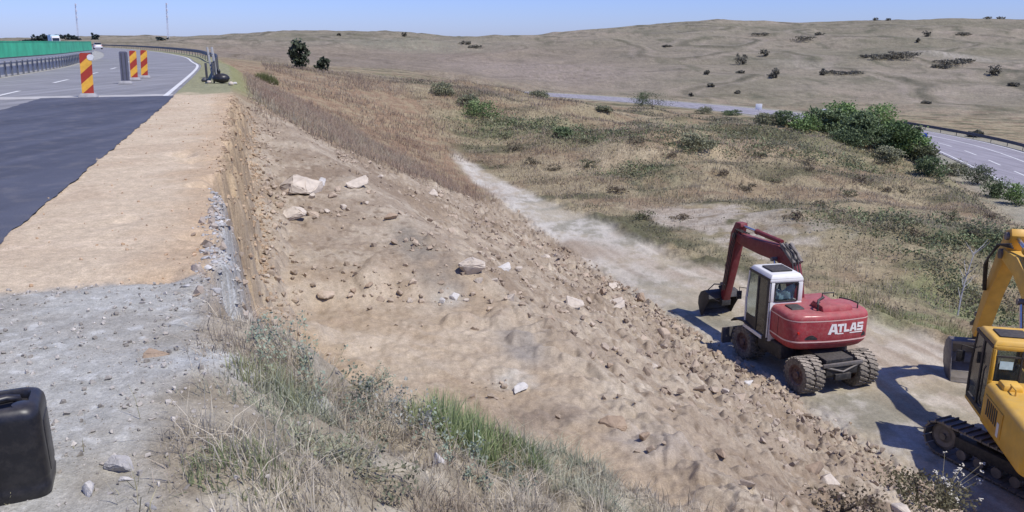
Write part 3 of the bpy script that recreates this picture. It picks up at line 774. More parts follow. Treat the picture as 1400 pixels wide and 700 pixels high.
def make_tree(name, label, cat, pos, h, w, col, n=700, leaf=.3, trunk=.25, group=None, seed=0, blobs=None, low=False):
    rnd = random.Random(seed); X, Y, Z = pos
    root = empty(name, (X, Y, Z)); tag(root, label, cat, group)
    if blobs is None:
        blobs = []; nb = 3 + rnd.randint(1, 3)
        for k in range(nb):
            a = rnd.uniform(0, 6.28); q = rnd.uniform(.1, .32) * w
            sz = rnd.uniform(.24, .36) * w; zz = h * (trunk + (1 - trunk) * rnd.uniform(.3, .72))
            blobs.append((q * math.cos(a), q * math.sin(a), zz, sz, sz, max(.1 * h, min(zz - h * trunk * .6, h - zz)) * rnd.uniform(.8, 1)))
        if low: blobs.append((0, 0, h * .3, w * .48, w * .48, h * .32))
    P, D = crown_pts(blobs, n); P[:, 2] = np.maximum(P[:, 2], .03)
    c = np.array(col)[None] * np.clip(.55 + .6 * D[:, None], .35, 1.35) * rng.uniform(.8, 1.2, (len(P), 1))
    V, q, cc = leafcards(P, rng.uniform(.7, 1.35, len(P)) * leaf, c)
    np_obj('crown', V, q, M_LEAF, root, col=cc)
    t = MB(); r0 = max(.03, h * .022)
    top = h * (.75 if not low else .55)
    t.tube([(0, 0, -.15), (rnd.gauss(0, .02) * h, rnd.gauss(0, .02) * h, top * .5), (rnd.gauss(0, .04) * h, rnd.gauss(0, .04) * h, top)], [r0, r0 * .7, r0 * .25], 7)
    for b in blobs[:5]:
        t.tube([(0, 0, h * trunk * .8), (b[0] * .5, b[1] * .5, (h * trunk + b[2]) * .5), (b[0], b[1], b[2])], [r0 * .55, r0 * .4, r0 * .12], 5)
    t.build('trunk', M_BARK, root, smooth=0)
    return root
def tree_at(name, label, cat, px, py, hpx, wpx, col, t=None, **k):
    if t is None:
        X, Y, Z, T = hit(px, py)
        while T > 1000: py += .5; X, Y, Z, T = hit(px, py)
    else:
        d = ray(px, py); X, Y, T = d[0] * t, d[1] * t, t; Z = float(H(X, Y)[0])
    return make_tree(name, label, cat, (X, Y, Z - .05), hpx * T / F / .97, wpx * T / F, col, **k)

DG, MG, OL = (.145, .19, .09), (.195, .28, .10), (.25, .25, .15)
tree_at('tree', 'taller of the two dark trees on the left hill, ragged crown', 'tree', 413, 88, 37, 31, (.07, .085, .05), n=900, leaf=.42, seed=3, t=88, blobs=None, trunk=.12)
tree_at('tree', 'smaller dark tree right of the taller one on the left hill', 'tree', 442, 92, 20, 20, (.07, .082, .05), n=500, leaf=.35, seed=5, t=90, trunk=.08)
TREES = [ # column, foot row, height, width, colour, label
    (1098, 178, 20, 34, MG, 'low round bush at the left end of the dense green thicket'),
    (1125, 182, 29, 40, DG, 'dark green tree second from the left in the thicket by the motorway'),
    (1145, 184, 40, 44, MG, 'tall bright green tree in the left half of the thicket'),
    (1172, 190, 34, 44, DG, 'dark middle tree of the thicket between its two tall trees'),
    (1197, 192, 43, 44, MG, 'tallest bright green tree in the right half of the thicket'),
    (1188, 204, 26, 52, DG, 'broad dark bush in front of the tallest tree of the thicket'),
    (1222, 208, 38, 46, (.10, .15, .055), 'green tree at the right side of the thicket next to the road sign'),
    (1163, 197, 20, 44, DG, 'low dark bush under the middle tree of the thicket'),
    (1240, 212, 30, 40, MG, 'loose green bush at the right end of the thicket by the carriageway'),
    (1214, 220, 18, 34, OL, 'olive bush at the front foot of the thicket'),
    (1258, 222, 22, 34, (.13, .14, .07), 'olive bush beside the near edge of the right carriageway'),
    (1272, 240, 25, 32, DG, 'dark green bush below the right carriageway, nearest the thicket'),
    (1302, 240, 20, 28, OL, 'brownish bush right of the dark bush below the carriageway'),
    (1336, 252, 24, 32, (.12, .14, .08), 'grey-green bush below the middle of the visible right carriageway'),
    (1362, 270, 26, 32, DG, 'dark bush near the right edge, below the carriageway'),
    (1392, 280, 26, 30, MG, 'green bush cut by the right edge of the picture'),
    (1050, 170, 15, 30, OL, 'low olive bush left of the thicket, under the white kerb strip'),
    (1075, 172, 18, 22, DG, 'small dark bush just left of the thicket'),
    (892, 148, 21, 46, (.11, .135, .07), 'wide green bush on the ridge in the middle distance, left of the motorway strip'),
    (878, 144, 16, 20, DG, 'small dark bush joined to the left of the wide green ridge bush'),
    (660, 160, 20, 46, (.17, .23, .09), 'bright green bush on the bank left of centre, below the skyline'),
    (640, 146, 15, 26, OL, 'olive bush at the upper left of the bright green bank bush'),
    (604, 130, 16, 28, OL, 'dull olive bush on the brown bank, upper left'),
    (738, 134, 9, 20, OL, 'small olive bush on the far crest at the start of the motorway strip'),
    (772, 188, 13, 24, DG, 'small dark green bush in the grass right of the bright bank bush'),
    (960, 156, 9, 20, OL, 'flat olive bush at the foot of the motorway strip, middle'),
    (1000, 158, 8, 18, DG, 'flat dark bush at the foot of the motorway strip, right of the olive one'),
    (950, 205, 22, 40, OL, 'olive shrub in the tawny field right of centre'),
    (826, 152, 7, 18, OL, 'tiny olive bush on the ridge left of the wide green bush'),
]
for i, (px, py, hp, wp, c, lab) in enumerate(TREES):
    big = hp > 26
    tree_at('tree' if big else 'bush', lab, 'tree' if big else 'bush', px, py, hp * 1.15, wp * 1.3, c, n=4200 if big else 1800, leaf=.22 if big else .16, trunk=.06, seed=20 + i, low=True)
HILLB = [(1015, 88, 15, 21, 'largest round dark bush high on the right hill'), (1045, 77, 10, 13, 'dark bush up right of the largest bush on the hill'),
    (1059, 106, 13, 16, 'dark bush at the end of a pale scar below the largest hill bush'), (1124, 103, 9, 9, 'small round bush on the hill right of the pale scar'),
    (1358, 103, 14, 19, 'lone round bush on the hill near the right edge'), (965, 102, 6, 8, 'tiny bush on the hill lower left of the largest bush'),
    (973, 119, 5, 10, 'tiny flat bush on the lower hill, under the tiny bush'), (945, 132, 5, 7, 'tiny bush low on the hill just above the motorway strip'),
    (1008, 128, 5, 8, 'tiny bush low on the hill under the largest bush'), (1012, 100, 4, 13, 'flat scrub right under the largest hill bush'),
    (1232, 79, 10, 46, 'long dark patch of scrub along the upper hill scar'), (1205, 80, 6, 36, 'left part of the long dark scrub on the hill'), (1188, 78, 4, 26, 'thin tail at the left end of the dark hill scrub'),
    (1300, 88, 6, 44, 'long low scrub right of the dark patch on the hill'), (1320, 84, 4, 26, 'thin scrub tail up right on the hill slope'), (1286, 93, 5, 26, 'low scrub at the lower left of the long low scrub'),
    (1158, 101, 4, 46, 'flat dark scrub line right of the small round bush'), (1135, 100, 4, 16, 'short scrub right beside the small round bush'),
    (1097, 56, 7, 32, 'dark scrub in the gully below the hill crest'), (1120, 48, 4, 14, 'scrub at the top of the gully below the crest'), (1318, 48, 4, 20, 'faint scrub on the upper right hill'), (1268, 50, 8, 12, 'scrub on the little ravine of the upper hill'),
    (1255, 58, 6, 8, 'scrub lower in the little ravine'), (1198, 28, 4, 9, 'little bush on the skyline right of the middle'), (1214, 28, 3, 7, 'second little bush on the skyline'), (1368, 24, 4, 9, 'bush on the skyline near the right edge'), (1350, 24, 3, 12, 'low bush on the skyline beside the one near the right edge'),
    (553, 50, 6, 7, 'dark speck of a bush on the left skyline hill'), (463, 49, 4, 6, 'small speck bush at the left hilltop'), (650, 66, 6, 22, 'dark scrub in the saddle between the hills'), (636, 60, 4, 18, 'thin scrub left in the saddle between the hills'),
    (1334, 187, 9, 18, 'bush behind the rail of the right carriageway'), (1252, 180, 6, 14, 'small bush behind the start of the carriageway rail'), (912, 64, 3, 14, 'low scrub high on the middle hill'), (1040, 48, 3, 26, 'faint scrub line under the middle hilltop'),
    (1385, 118, 5, 12, 'scrub on the lower hill at the right edge'), (1266, 142, 4, 12, 'tiny scrub on the lower hill above the thicket')]
for i, (px, py, hp, wp, lab) in enumerate(HILLB):
    tree_at('bush', lab, 'bush', px, py, hp, wp, (.19, .175, .13), n=220 + wp * 12, leaf=.75, trunk=.03, seed=80 + i, low=True)
FARL = [(36, 56, 7, 16, 'low dark tree at the left end of the row behind the green barrier'), (46, 56, 8, 16, 'second dark tree of the row behind the green barrier'), (54, 56, 13, 13, 'tallest dark tree behind the green barrier'),
    (64, 56, 11, 12, 'dark tree between the tallest one and the lorry'), (90, 55, 7, 18, 'dark tree just right of the lorry'), (100, 55, 5, 16, 'low tree at the right end of the row behind the barrier'), (131, 58, 11, 8, 'small pointed tree straight above the distant white car'),
    (222, 52, 4, 14, 'low dark bush on the horizon beside the right mast'), (205, 60, 4, 9, 'tiny bush on the plain beyond the road bend')]
for i, (px, py, hp, wp, lab) in enumerate(FARL):
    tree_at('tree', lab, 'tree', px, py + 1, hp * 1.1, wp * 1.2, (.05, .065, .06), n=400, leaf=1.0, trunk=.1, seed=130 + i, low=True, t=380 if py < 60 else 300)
# small brush in the field, many alike
proto = None
SM = [(760, 232), (805, 228), (842, 262), (705, 205), (880, 300), (930, 300), (1020, 262), (1060, 250), (1105, 232), (1106, 226), (1160, 268), (1210, 262), (1236, 262), (1286, 250), (1180, 250), (1120, 285), (1300, 300), (1085, 300), (725, 225), (690, 190), (1255, 320), (1330, 322), (1370, 330), (1350, 300), (1200, 225), (1040, 215), (985, 240), (870, 195), (800, 195), (915, 215)]
for i, (px, py) in enumerate(SM):
    X, Y, Z, T = hit(px, py); sz = random.uniform(.7, 1.35)
    if i < 3:
        o = make_tree('brush', 'small dark tuft of dry brush in the tawny field', 'brush', (X, Y, Z - .06), .55, 1.3, [(.20, .17, .11), (.17, .17, .095), (.22, .175, .115)][i], n=420, leaf=.09, trunk=.03, seed=160 + i, low=True, group='dark brush tufts dotted over the field')
        proto = (proto or []) + [o]
    else: o = copy_thing(proto[i % 3], (X, Y, Z - .03), random.uniform(0, 6))
    o.scale = (sz, sz, sz * random.uniform(.7, 1.1))

# low olive scrub in streaks over the field
def scr(x, y, s, u):
    k = sstep(.05, .34, fbm(x * .45, y, 4.2, 4, 361)) * (u > track_edges(s)[1] + 1.0) * (np.hypot(x, y) > 18)
    return k * (np.abs(HW.dist(x, y)[0]) > 10) * (1 - .9 * ((u > 20) & (u < 26) & (s > 28) & (s < 40)))
x, y = pick(120000, 2, 100, 16, 75, scr); r_ = np.hypot(x, y)
hh = rng.uniform(0, 1, len(x)) ** 1.5 * (.12 + .38 * sstep(.2, .55, fbm(x * .45, y, 4.2, 4, 361) + .25 * fbm(x, y, 1.2, 2, 363)))
P = np.stack([x, y, terrain(x, y) + hh], 1)
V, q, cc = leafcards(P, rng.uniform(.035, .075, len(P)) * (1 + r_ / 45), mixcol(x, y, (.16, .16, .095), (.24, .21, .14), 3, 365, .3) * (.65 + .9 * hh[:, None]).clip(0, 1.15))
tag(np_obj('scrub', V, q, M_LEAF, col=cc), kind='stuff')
# greener patches of low growth
PX, PC_ = [], []
for px, py, rx, ry, n in ((1335, 325, 3.2, 4.5, 9000), (1385, 345, 2.5, 3, 5000), (1250, 330, 2.2, 2.5, 2500), (1180, 300, 3, 3, 3000), (1330, 415, 1.2, 2.2, 3500), (820, 188, 4, 3, 5000), (705, 172, 4.5, 4, 6000), (760, 180, 4, 2.5, 4000), (1000, 188, 6, 3, 5000), (930, 196, 4, 2.5, 3000), (1060, 205, 5, 2.5, 3000), (870, 238, 3, 1.6, 2500), (1160, 225, 5, 2.5, 3000)):
    X, Y, Z, T = hit(px, py); a = rng.normal(0, 1, (n, 2)) * (rx * .6, ry * .6); x, y = X + a[:, 0], Y + a[:, 1]
    k = fbm(x * .7, y, 1.6, 3, 371) > rng.uniform(-.35, .25, n); x, y = x[k], y[k]
    h_ = rng.uniform(0, 1, len(x)) ** 1.3 * (.15 + .5 * sstep(-.1, .4, fbm(x, y, 1.1, 2, 373)))
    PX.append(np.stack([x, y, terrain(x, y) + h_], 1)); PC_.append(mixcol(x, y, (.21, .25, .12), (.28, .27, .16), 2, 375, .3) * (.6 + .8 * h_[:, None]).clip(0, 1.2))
P = np.concatenate(PX); r_ = np.hypot(P[:, 0], P[:, 1])
V, q, cc = leafcards(P, rng.uniform(.04, .08, len(P)) * (1 + r_ / 45), np.concatenate(PC_))
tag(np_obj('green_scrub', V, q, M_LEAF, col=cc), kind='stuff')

# pale stalk beyond the yellow machine, dry weeds in front
def stalk(px, py, hpx, label, lean, head=0, r=.012, col=(.5, .46, .40), leaves=0, cat='dry plant'):
    X, Y, Z, T = hit(px, py); h = hpx * T / F
    root = empty('dry_stalk', (X, Y, Z)); tag(root, label, cat); m = mat('pale_stem', col, .8, var=.2)
    s = MB(); pts = [(lean[0] * h * t * t, lean[1] * h * t * t, -.03 + h * t) for t in (0, .3, .6, .85, 1)]
    s.tube(pts, [r, r * .9, r * .7, r * .5, r * .3], 6)
    for k in range(leaves):
        t = random.uniform(.25, .95); a = random.uniform(0, 6.28); L = h * random.uniform(.1, .22)
        kk = max(i for i, v in enumerate((0, .3, .6, .85, 1)) if v <= t); tv = (0, .3, .6, .85, 1); b = tuple(Vector(pts[kk]).lerp(Vector(pts[kk + 1]), (t - tv[kk]) / (tv[kk + 1] - tv[kk])))
        s.tube([b, (b[0] + L * .5 * math.cos(a), b[1] + L * .5 * math.sin(a), b[2] + L * .55), (b[0] + L * .8 * math.cos(a), b[1] + L * .8 * math.sin(a), b[2] + L)], [r * .5, r * .35, r * .15], 5)
    s.build('stem', m, root, smooth=40)
    if head:
        hd_ = MB()
        for k in range(head):
            c = (lean[0] * h + random.gauss(0, .02), lean[1] * h + random.gauss(0, .02), h + random.gauss(0, .02))
            hd_.tube([(c[0], c[1], c[2] - .012), c, (c[0], c[1], c[2] + .012)], [.003, .009, .002], 5)
        hd_.build('seed_head', m, root)
stalk(1309, 432, 92, 'tall pale dead stalk standing alone in the grass beyond the yellow excavator', (.18, .1), leaves=14, r=.03, col=(.42, .41, .40))
stalk(68, 672, 58, 'thin straw-coloured stalk leaning in front of the black canister', (-.35, -.1), head=6, r=.0025, leaves=4, col=(.45, .38, .2))
stalk(12, 692, 30, 'short dry weed in front of the left part of the canister', (.2, 0), head=2, r=.003, leaves=8, col=(.4, .36, .2))

# seed heads and low bush at the bottom right
def umbel_plant(px, py, label):
    X, Y, Z, T = hit(px, py); root = empty('seeding_weed', (X, Y, Z)); tag(root, label, 'weed')
    m = mat('seed_fluff', (.55, .52, .44), .9); s = MB(); P = []
    for k in range(22):
        a = random.uniform(0, 6.28); q = random.uniform(.1, .75); h = random.uniform(.45, 1.0); ex, ey = q * math.cos(a) * .8 + .25, q * math.sin(a) * .7
        s.tube([(ex * .1, ey * .1, -.05), (ex * .45, ey * .45, h * .6), (ex, ey, h)], [.008, .006, .003], 5)
        f = MB()
        for j in range(9):
            c = (ex + random.gauss(0, .022), ey + random.gauss(0, .022), h + random.gauss(0, .014))
            f.tube([(c[0], c[1], c[2] - .012), c, (c[0], c[1], c[2] + .01)], [.004, .017, .004], 5)
        f.build('seed_head', m, root, smooth=60)
        for j in range(14):
            t = random.uniform(.1, .8); P.append((ex * t + random.gauss(0, .08), ey * t + random.gauss(0, .08), h * t * .9))
    s.build('stem', M_STEM, root, smooth=0)
    P = np.array(P); V, q, cc = leafcards(P, rng.uniform(.05, .1, len(P)), np.array((.16, .15, .08)) * rng.uniform(.6, 1.3, (len(P), 1))); np_obj('foliage', V, q, M_LEAF, root, col=cc)
umbel_plant(1285, 690, 'weed with pale round seed heads in front of the yellow excavator track')
X, Y, Z, T = hit(1250, 694)
make_tree('bush', 'low olive brown bush at the bottom edge, left of the seeding weed', 'bush', (X, Y, Z), .8, 1.6, (.15, .135, .075), n=1400, leaf=.06, trunk=.03, seed=201, low=True)
X, Y, Z, T = hit(1150, 698)
make_tree('bush', 'sparse dry bush at the bottom edge on the rubble slope', 'bush', (X, Y, Z), .5, 1.0, (.19, .15, .095), n=500, leaf=.05, trunk=.03, seed=203, low=True)

# ------------------------------------------------------------------ stones
def rock_mesh(seed, sub=2, flat=.75):
    """angular broken stone: hull of a few points; larger ones get worn edges and a rough skin"""
    rnd = random.Random(seed); bm = bmesh.new(); sx, sy = rnd.uniform(.95, 1.2), rnd.uniform(.75, 1.0)
    for k in range(rnd.randint(9, 13)):
        n = Vector((rnd.gauss(0, 1), rnd.gauss(0, 1), rnd.gauss(0, 1))).normalized() * rnd.uniform(.40, .54)
        bm.verts.new((n.x * sx, n.y * sy, n.z * flat * 1.15))
    h = bmesh.ops.convex_hull(bm, input=bm.verts)
    bmesh.ops.delete(bm, geom=[v for v in bm.verts if not v.link_faces], context='VERTS')
    if sub >= 2:
        bmesh.ops.dissolve_limit(bm, angle_limit=math.radians(14), verts=bm.verts, edges=bm.edges)
        bmesh.ops.bevel(bm, geom=list(bm.edges), offset=.035, segments=1, affect='EDGES', clamp_overlap=True)
        bmesh.ops.triangulate(bm, faces=bm.faces)
    if sub >= 3:
        bmesh.ops.subdivide_edges(bm, edges=list(bm.edges), cuts=2, use_grid_fill=True)
        for v in bm.verts: v.co += Vector((rnd.gauss(0, 1), rnd.gauss(0, 1), rnd.gauss(0, 1))) * .008
    bmesh.ops.triangulate(bm, faces=bm.faces); bmesh.ops.recalc_face_normals(bm, faces=bm.faces)
    me = bpy.data.meshes.new('rock'); bm.to_mesh(me); bm.free(); return me
def rock_mat(name, col): return mat(name, col, .95, var=.22, scale=5, dust=.5, dustcol=(col[0] * 1.12, col[1] * 1.1, col[2] * 1.05), spec=.15, bump=.5, bscale=14)
M_R1 = rock_mat('tan_stone', (.42, .335, .25)); M_R2 = rock_mat('pale_stone', (.52, .45, .365)); M_R3 = rock_mat('white_stone', (.54, .51, .465)); M_R4 = rock_mat('brown_clod', (.34, .255, .18)); M_R5 = rock_mat('grey_stone', (.40, .38, .355))
_RM = {}
def rock(px, py, wpx, m, label, flat=.7, seed=0, asp=1.0, rz=None, tilt=.2, group=None, pos=None, size=None, cat='rock', sub=3):
    if pos is None:
        X, Y, Z, T = hit(px, py); size = 1.25 * wpx * T / F
    else: X, Y = pos; Z = float(H(X, Y)[0])
    key = (m.name, seed % 12, flat, sub)
    if key not in _RM:
        me = rock_mesh(seed, sub, flat); me.materials.append(m)
        me.shade_smooth(); me.set_sharp_from_angle(angle=math.radians(18)); _RM[key] = me
    o = bpy.data.objects.new('rock', _RM[key]); link(o)
    rnd = random.Random(seed * 7 + int(px) + int(X * 1000))
    o.location = (X, Y, Z + size * flat * .16); o.scale = (size * .95, size * .95 * asp, size * .95)
    o.rotation_euler = (rnd.uniform(-tilt, tilt), rnd.uniform(-tilt, tilt), rnd.uniform(0, 6.3) if rz is None else rz)
    return tag(o, label, cat, group)
ROCKS = [(413, 262, 50, M_R2, 'largest pale boulder in the upper pile on the cut bench', .55), (438, 252, 20, M_R3, 'whitish stone behind the right end of the largest upper boulder', .6),
    (491, 253, 28, M_R2, 'rounded pale stone by itself right of the upper pile', .75), (402, 300, 36, M_R2, 'pale stone with a dark underside at the lower left of the upper pile', .6), (424, 296, 24, M_R1, 'flat tan stone right of the pale stone with the dark underside', .35),
    (470, 284, 13, M_R2, 'small pale stone in the middle of the upper pile', .7), (452, 272, 16, M_R1, 'tan stone at the right foot of the largest upper boulder', .6), (366, 246, 12, M_R1, 'small tan stone left of the upper pile', .6), (446, 290, 10, M_R2, 'tiny pale stone at the lower right of the upper pile', .7),
    (644, 372, 42, M_R2, 'large pale boulder with dark shadow at the edge of the bench', .6), (688, 373, 24, M_R3, 'whitish boulder right of the large pale boulder at the bench edge', .7), (709, 372, 12, M_R2, 'small pale stone at the right end of the bench edge row', .7), (698, 410, 19, M_R2, 'rounded tan boulder below the row at the bench edge', .8),
    (655, 384, 14, M_R2, 'small stone between the bench edge boulders and the grey patch', .7), (622, 408, 22, M_R3, 'whitish stone in the pale spill on the bench', .5), (606, 414, 14, M_R3, 'smaller whitish stone left in the pale spill on the bench', .6), (637, 412, 10, M_R2, 'little pale stone at the right of the pale spill', .6),
    (712, 532, 32, M_R3, 'white-topped boulder beside the upper edge of the foreground grass', .42), (786, 418, 32, M_R2, 'pale smooth boulder half buried in the upper slope', .8), (365, 380, 9, M_R2, 'little pale stone alone on the left of the bench', .7), (368, 341, 7, M_R2, 'tiny pale stone on the left of the upper bench', .7),
    (445, 408, 24, M_R1, 'tan clod at the left end of the debris line across the bench', .6), (548, 400, 16, M_R1, 'tan clod in the middle of the debris line across the bench', .6), (482, 402, 14, M_R4, 'brown clod in the debris line right of its left end', .5), (520, 412, 14, M_R1, 'tan lump in the debris line, left of its middle', .6), (560, 414, 12, M_R2, 'pale lump in the debris line, right of its middle', .6),
    (876, 408, 22, M_R4, 'brown clod with black shadow at the foot of the slope left of the red excavator', .6), (745, 352, 18, M_R2, 'pale clod on the slope above the bench edge boulders', .6), (1022, 525, 18, M_R3, 'white slab lying left of the rear twin tyres', .35), (1101, 532, 34, M_R3, 'flat whitish slab against the rear left twin tyres', .3),
    (170, 640, 58, M_R5, 'large pale grey stone lying on the gravel right of the canister', .4), (172, 657, 22, M_R3, 'small white chip just below the large grey stone', .3), (121, 674, 32, M_R3, 'bright white stone in the weeds right of the canister', .7), (598, 650, 36, M_R3, 'whitish stone buried in the dry grass of the bank', .5), (208, 692, 22, M_R5, 'flat grey stone at the bottom edge of the gravel', .35),
    (393, 266, 20, M_R1, 'tan stone at the left foot of the largest upper boulder', .55), (430, 271, 16, M_R2, 'pale chip in front of the largest upper boulder', .5), (462, 262, 14, M_R1, 'tan stone between the whitish stone and the lone rounded stone of the upper pile', .6), (507, 264, 14, M_R1, 'tan stone at the lower right of the lone rounded stone', .6), (520, 243, 10, M_R2, 'small pale stone at the far right end of the upper pile', .6),
    (384, 284, 12, M_R4, 'brown clod at the left side of the upper pile, below the largest boulder', .6), (502, 279, 10, M_R2, 'little pale stone below the lone rounded stone of the upper pile', .6), (534, 300, 22, M_R4, 'dark brown clod above the long grey stain on the bench', .5), (548, 292, 12, M_R1, 'tan clod right behind the dark brown clod above the grey stain', .6),
    (668, 362, 14, M_R1, 'tan clod behind the gap between the two bench edge boulders', .6), (676, 386, 14, M_R2, 'pale chip under the whitish bench edge boulder', .5), (672, 424, 14, M_R1, 'tan stone left of and below the rounded tan boulder', .6), (768, 366, 14, M_R4, 'brown clod up the slope right of the bench edge row', .6), (505, 392, 18, M_R4, 'dark slab of soil just above the debris line', .35),
    (213, 486, 40, M_R4, 'flat orange brown stone lying alone on the grey gravel', .3), (262, 322, 16, M_R4, 'dark clod at the right edge of the tan verge', .4), (268, 404, 12, M_R4, 'dark clod at the corner of tan verge and gravel', .5), (320, 115, 9, M_R3, 'white lump on the verge end right of the black bag', .6),
    (838, 580, 36, M_R4, 'dark brown clod on the slope right of the foreground grass', .6), (880, 608, 20, M_R4, 'small dark clod lower right of the dark brown clod', .7), (985, 622, 24, M_R4, 'brown clod beside a hollow low on the near slope', .6)]
for i, (px, py, wp, m, lab, fl) in enumerate(ROCKS):
    rock(px, py, wp, m, lab, flat=fl, seed=i, asp=random.uniform(.6, .95), tilt=.15)
# rubble: the larger lumps one by one, the rest as one mass
def rub(s, u):
    uL = track_edges(s)[0]
    d = sstep(3.0, 9.0, u) * (1 - sstep(-.2, .5, u - uL)) * sstep(46, 20, s)
    return d * (.2 + .8 * sstep(-.1, .3, fbm(*xy(s, u), 2.0, 3, 301))) * (.45 + .55 * sstep(9, 11.5, u))
cand = []
while len(cand) < 236:
    s = random.uniform(-4, 30); u = random.uniform(2.6, 13.9)
    if random.random() < rub(np.array([s]), np.array([u]))[0]: cand.append((s, u, .13 + .42 * random.random() ** 2.2))
LABR = [('angular tan lump among the rubble at the foot of the slope', 'rubble lumps along the foot of the slope', M_R1), ('brown earth clod among the rubble at the foot of the slope', 'earth clods along the foot of the slope', M_R4), ('pale broken stone among the rubble at the foot of the slope', 'pale stones along the foot of the slope', M_R2)]
for i, (s, u, sz) in enumerate(cand):
    k = random.choices((0, 1, 2), (5, 2.5, 2))[0]
    rock(0, 0, 0, LABR[k][2], LABR[k][0], flat=.7, seed=i % 12, asp=random.uniform(.65, 1), tilt=.6, group=LABR[k][1], pos=xy(s, u), size=sz, sub=2)
def mass(name, x, y, size, cols, m, sub=1, seed=0, nvar=8, sink=.2, flat=.75):
    z = terrain(x, y); base = []
    for k in range(nvar):
        me = rock_mesh(900 + seed + k, sub, flat); v = np.zeros(len(me.vertices) * 3); me.vertices.foreach_get('co', v); f = np.array([tuple(p.vertices) for p in me.polygons]); base.append((v.reshape(-1, 3), f)); bpy.data.meshes.remove(me)
    VV, FF, CCc = [], [], []; o = 0; which = rng.integers(0, nvar, len(x)); ang = rng.uniform(0, 6.28, len(x)); tl = rng.normal(0, .4, len(x))
    for k in range(nvar):
        i = np.where(which == k)[0]; v, f = base[k]; n = len(i)
        if not n: continue
        ca, sa, ct, st_ = np.cos(ang[i]), np.sin(ang[i]), np.cos(tl[i]), np.sin(tl[i])
        vx = v[None, :, 0] * ca[:, None] - v[None, :, 1] * sa[:, None]; vy = v[None, :, 0] * sa[:, None] + v[None, :, 1] * ca[:, None]; vz = np.repeat(v[None, :, 2], n, 0)
        vy, vz = vy * ct[:, None] - vz * st_[:, None], vy * st_[:, None] + vz * ct[:, None]
        V = np.stack([x[i][:, None] + vx * size[i][:, None], y[i][:, None] + vy * size[i][:, None], z[i][:, None] + (vz + sink) * size[i][:, None]], -1)
        VV.append(V.reshape(-1, 3)); FF.append((f[None] + (o + np.arange(n) * len(v))[:, None, None]).reshape(-1, 3)); CCc.append(np.repeat(cols[i], len(v), 0)); o += n * len(v)
    ob = np_obj(name, np.concatenate(VV), None, m, tris=np.concatenate(FF), col=np.concatenate(CCc)); return tag(ob, kind='stuff')
M_CHIP = attr_mat('broken_stone', nz=((14, .15), (60, .15)), bump=(40, .4, .01))
n = 95000; s = rng.uniform(-6, 46, n); u = rng.uniform(2.2, 14, n); k = rng.uniform(0, 1, n) < rub(s, u); s, u = s[k], u[k]; x, y = xy(s, u)
mass('rubble', x, y, .018 + .21 * rng.uniform(0, 1, len(x)) ** 5, mixcol(x, y, (.40, .325, .245), (.31, .24, .175), 2, 311, .2), M_CHIP)
# crumbs on the bench and below the wall
def crumbs(x, y, s, u):
    b = sstep(-.1, .3, u) * (1 - sstep(5, 6, u)) * sstep(5.5, 7, s) * sstep(31, 26, s)
    return b * (.02 + sstep(.18, .5, fbm(x, y, 1.4, 4, 321)) * .7 * sstep(11, 14, s) + sstep(.22, .5, fbm(x, y, 1.4, 4, 321)) * .35 + .5 * np.exp(-((s - 12.8 - .4 * noise(x, y, 1, 3)) / .5) ** 2) + .6 * np.exp(-((u - .30) / .3) ** 2))
x, y = pick(45000, 5, 31, -.2, 6, crumbs)
mass('loose_earth', x, y, .008 + .15 * rng.uniform(0, 1, len(x)) ** 9, mixcol(x, y, (.41, .33, .245), (.35, .275, .20), 1, 323, .15), M_CHIP, seed=20)
# gravel chips on the near verge
def grav(x, y, s, u): return (.45 + .4 * fbm(x, y, .6, 3, 331)) * sstep(6.0, 5.75, s) * sstep(.6, -.3, u + .3 * noise(x, y, .5, 4))
x, y = pick(60000, 1.2, 6.1, -5.2, .8, grav)
mass('gravel', x, y, .005 + .034 * rng.uniform(0, 1, len(x)) ** 8, mixcol(x, y, (.42, .385, .335), (.29, .26, .22), .12, 333, .35), M_CHIP, seed=40)
def dv(x, y, s, u): return .10 + .5 * sstep(.2, .5, fbm(x, y, .5, 3, 341)) + .5 * sstep(-.9, -.4, u)
x, y = pick(9000, 5.9, 27, -2.1, -.2, dv)
mass('verge_crumbs', x, y, .005 + .035 * rng.uniform(0, 1, len(x)) ** 7, mixcol(x, y, (.50, .37, .25), (.40, .27, .165), .5, 343, .2), M_CHIP, seed=60)

# crumbling face of the cut: lumps of soil, and a spill of pale concrete
def face(x, y, s, u):
    e = u + .35
    return sstep(-.12, .02, e) * sstep(.75, .35, e) * sstep(5.2, 6, s) * sstep(28, 24, s) * (.35 + .65 * sstep(-.2, .3, fbm(s, e * 3, .5, 3, 351)))
x, y = pick(26000, 5, 28, -.5, .5, face); s, u = su(x, y)
q = sstep(8, 12, s)[:, None]
cc = mixcol(x, y, (.40, .34, .28), (.29, .235, .185), .4, 353, .2) * (1 - q) + mixcol(x, y, (.44, .33, .22), (.34, .245, .16), .4, 355, .2) * q
mass('face_crumbs', x, y, .012 + .10 * rng.uniform(0, 1, len(x)) ** 8, cc, M_CHIP, seed=80, sink=.05)
n = 3200; s = rng.uniform(5.3, 9.8, n); e = .06 + .04 * (7.3 - s) + rng.normal(0, .07, n) * (1 + .35 * (7.3 - s)).clip(.4, 2); u = e - .35; x, y = xy(s, u)
mass('concrete_spill', x, y, .006 + .065 * rng.uniform(0, 1, n) ** 6, mixcol(x, y, (.44, .425, .40), (.36, .345, .32), .2, 357, .2), M_CHIP, seed=90, sink=.08, flat=.5)
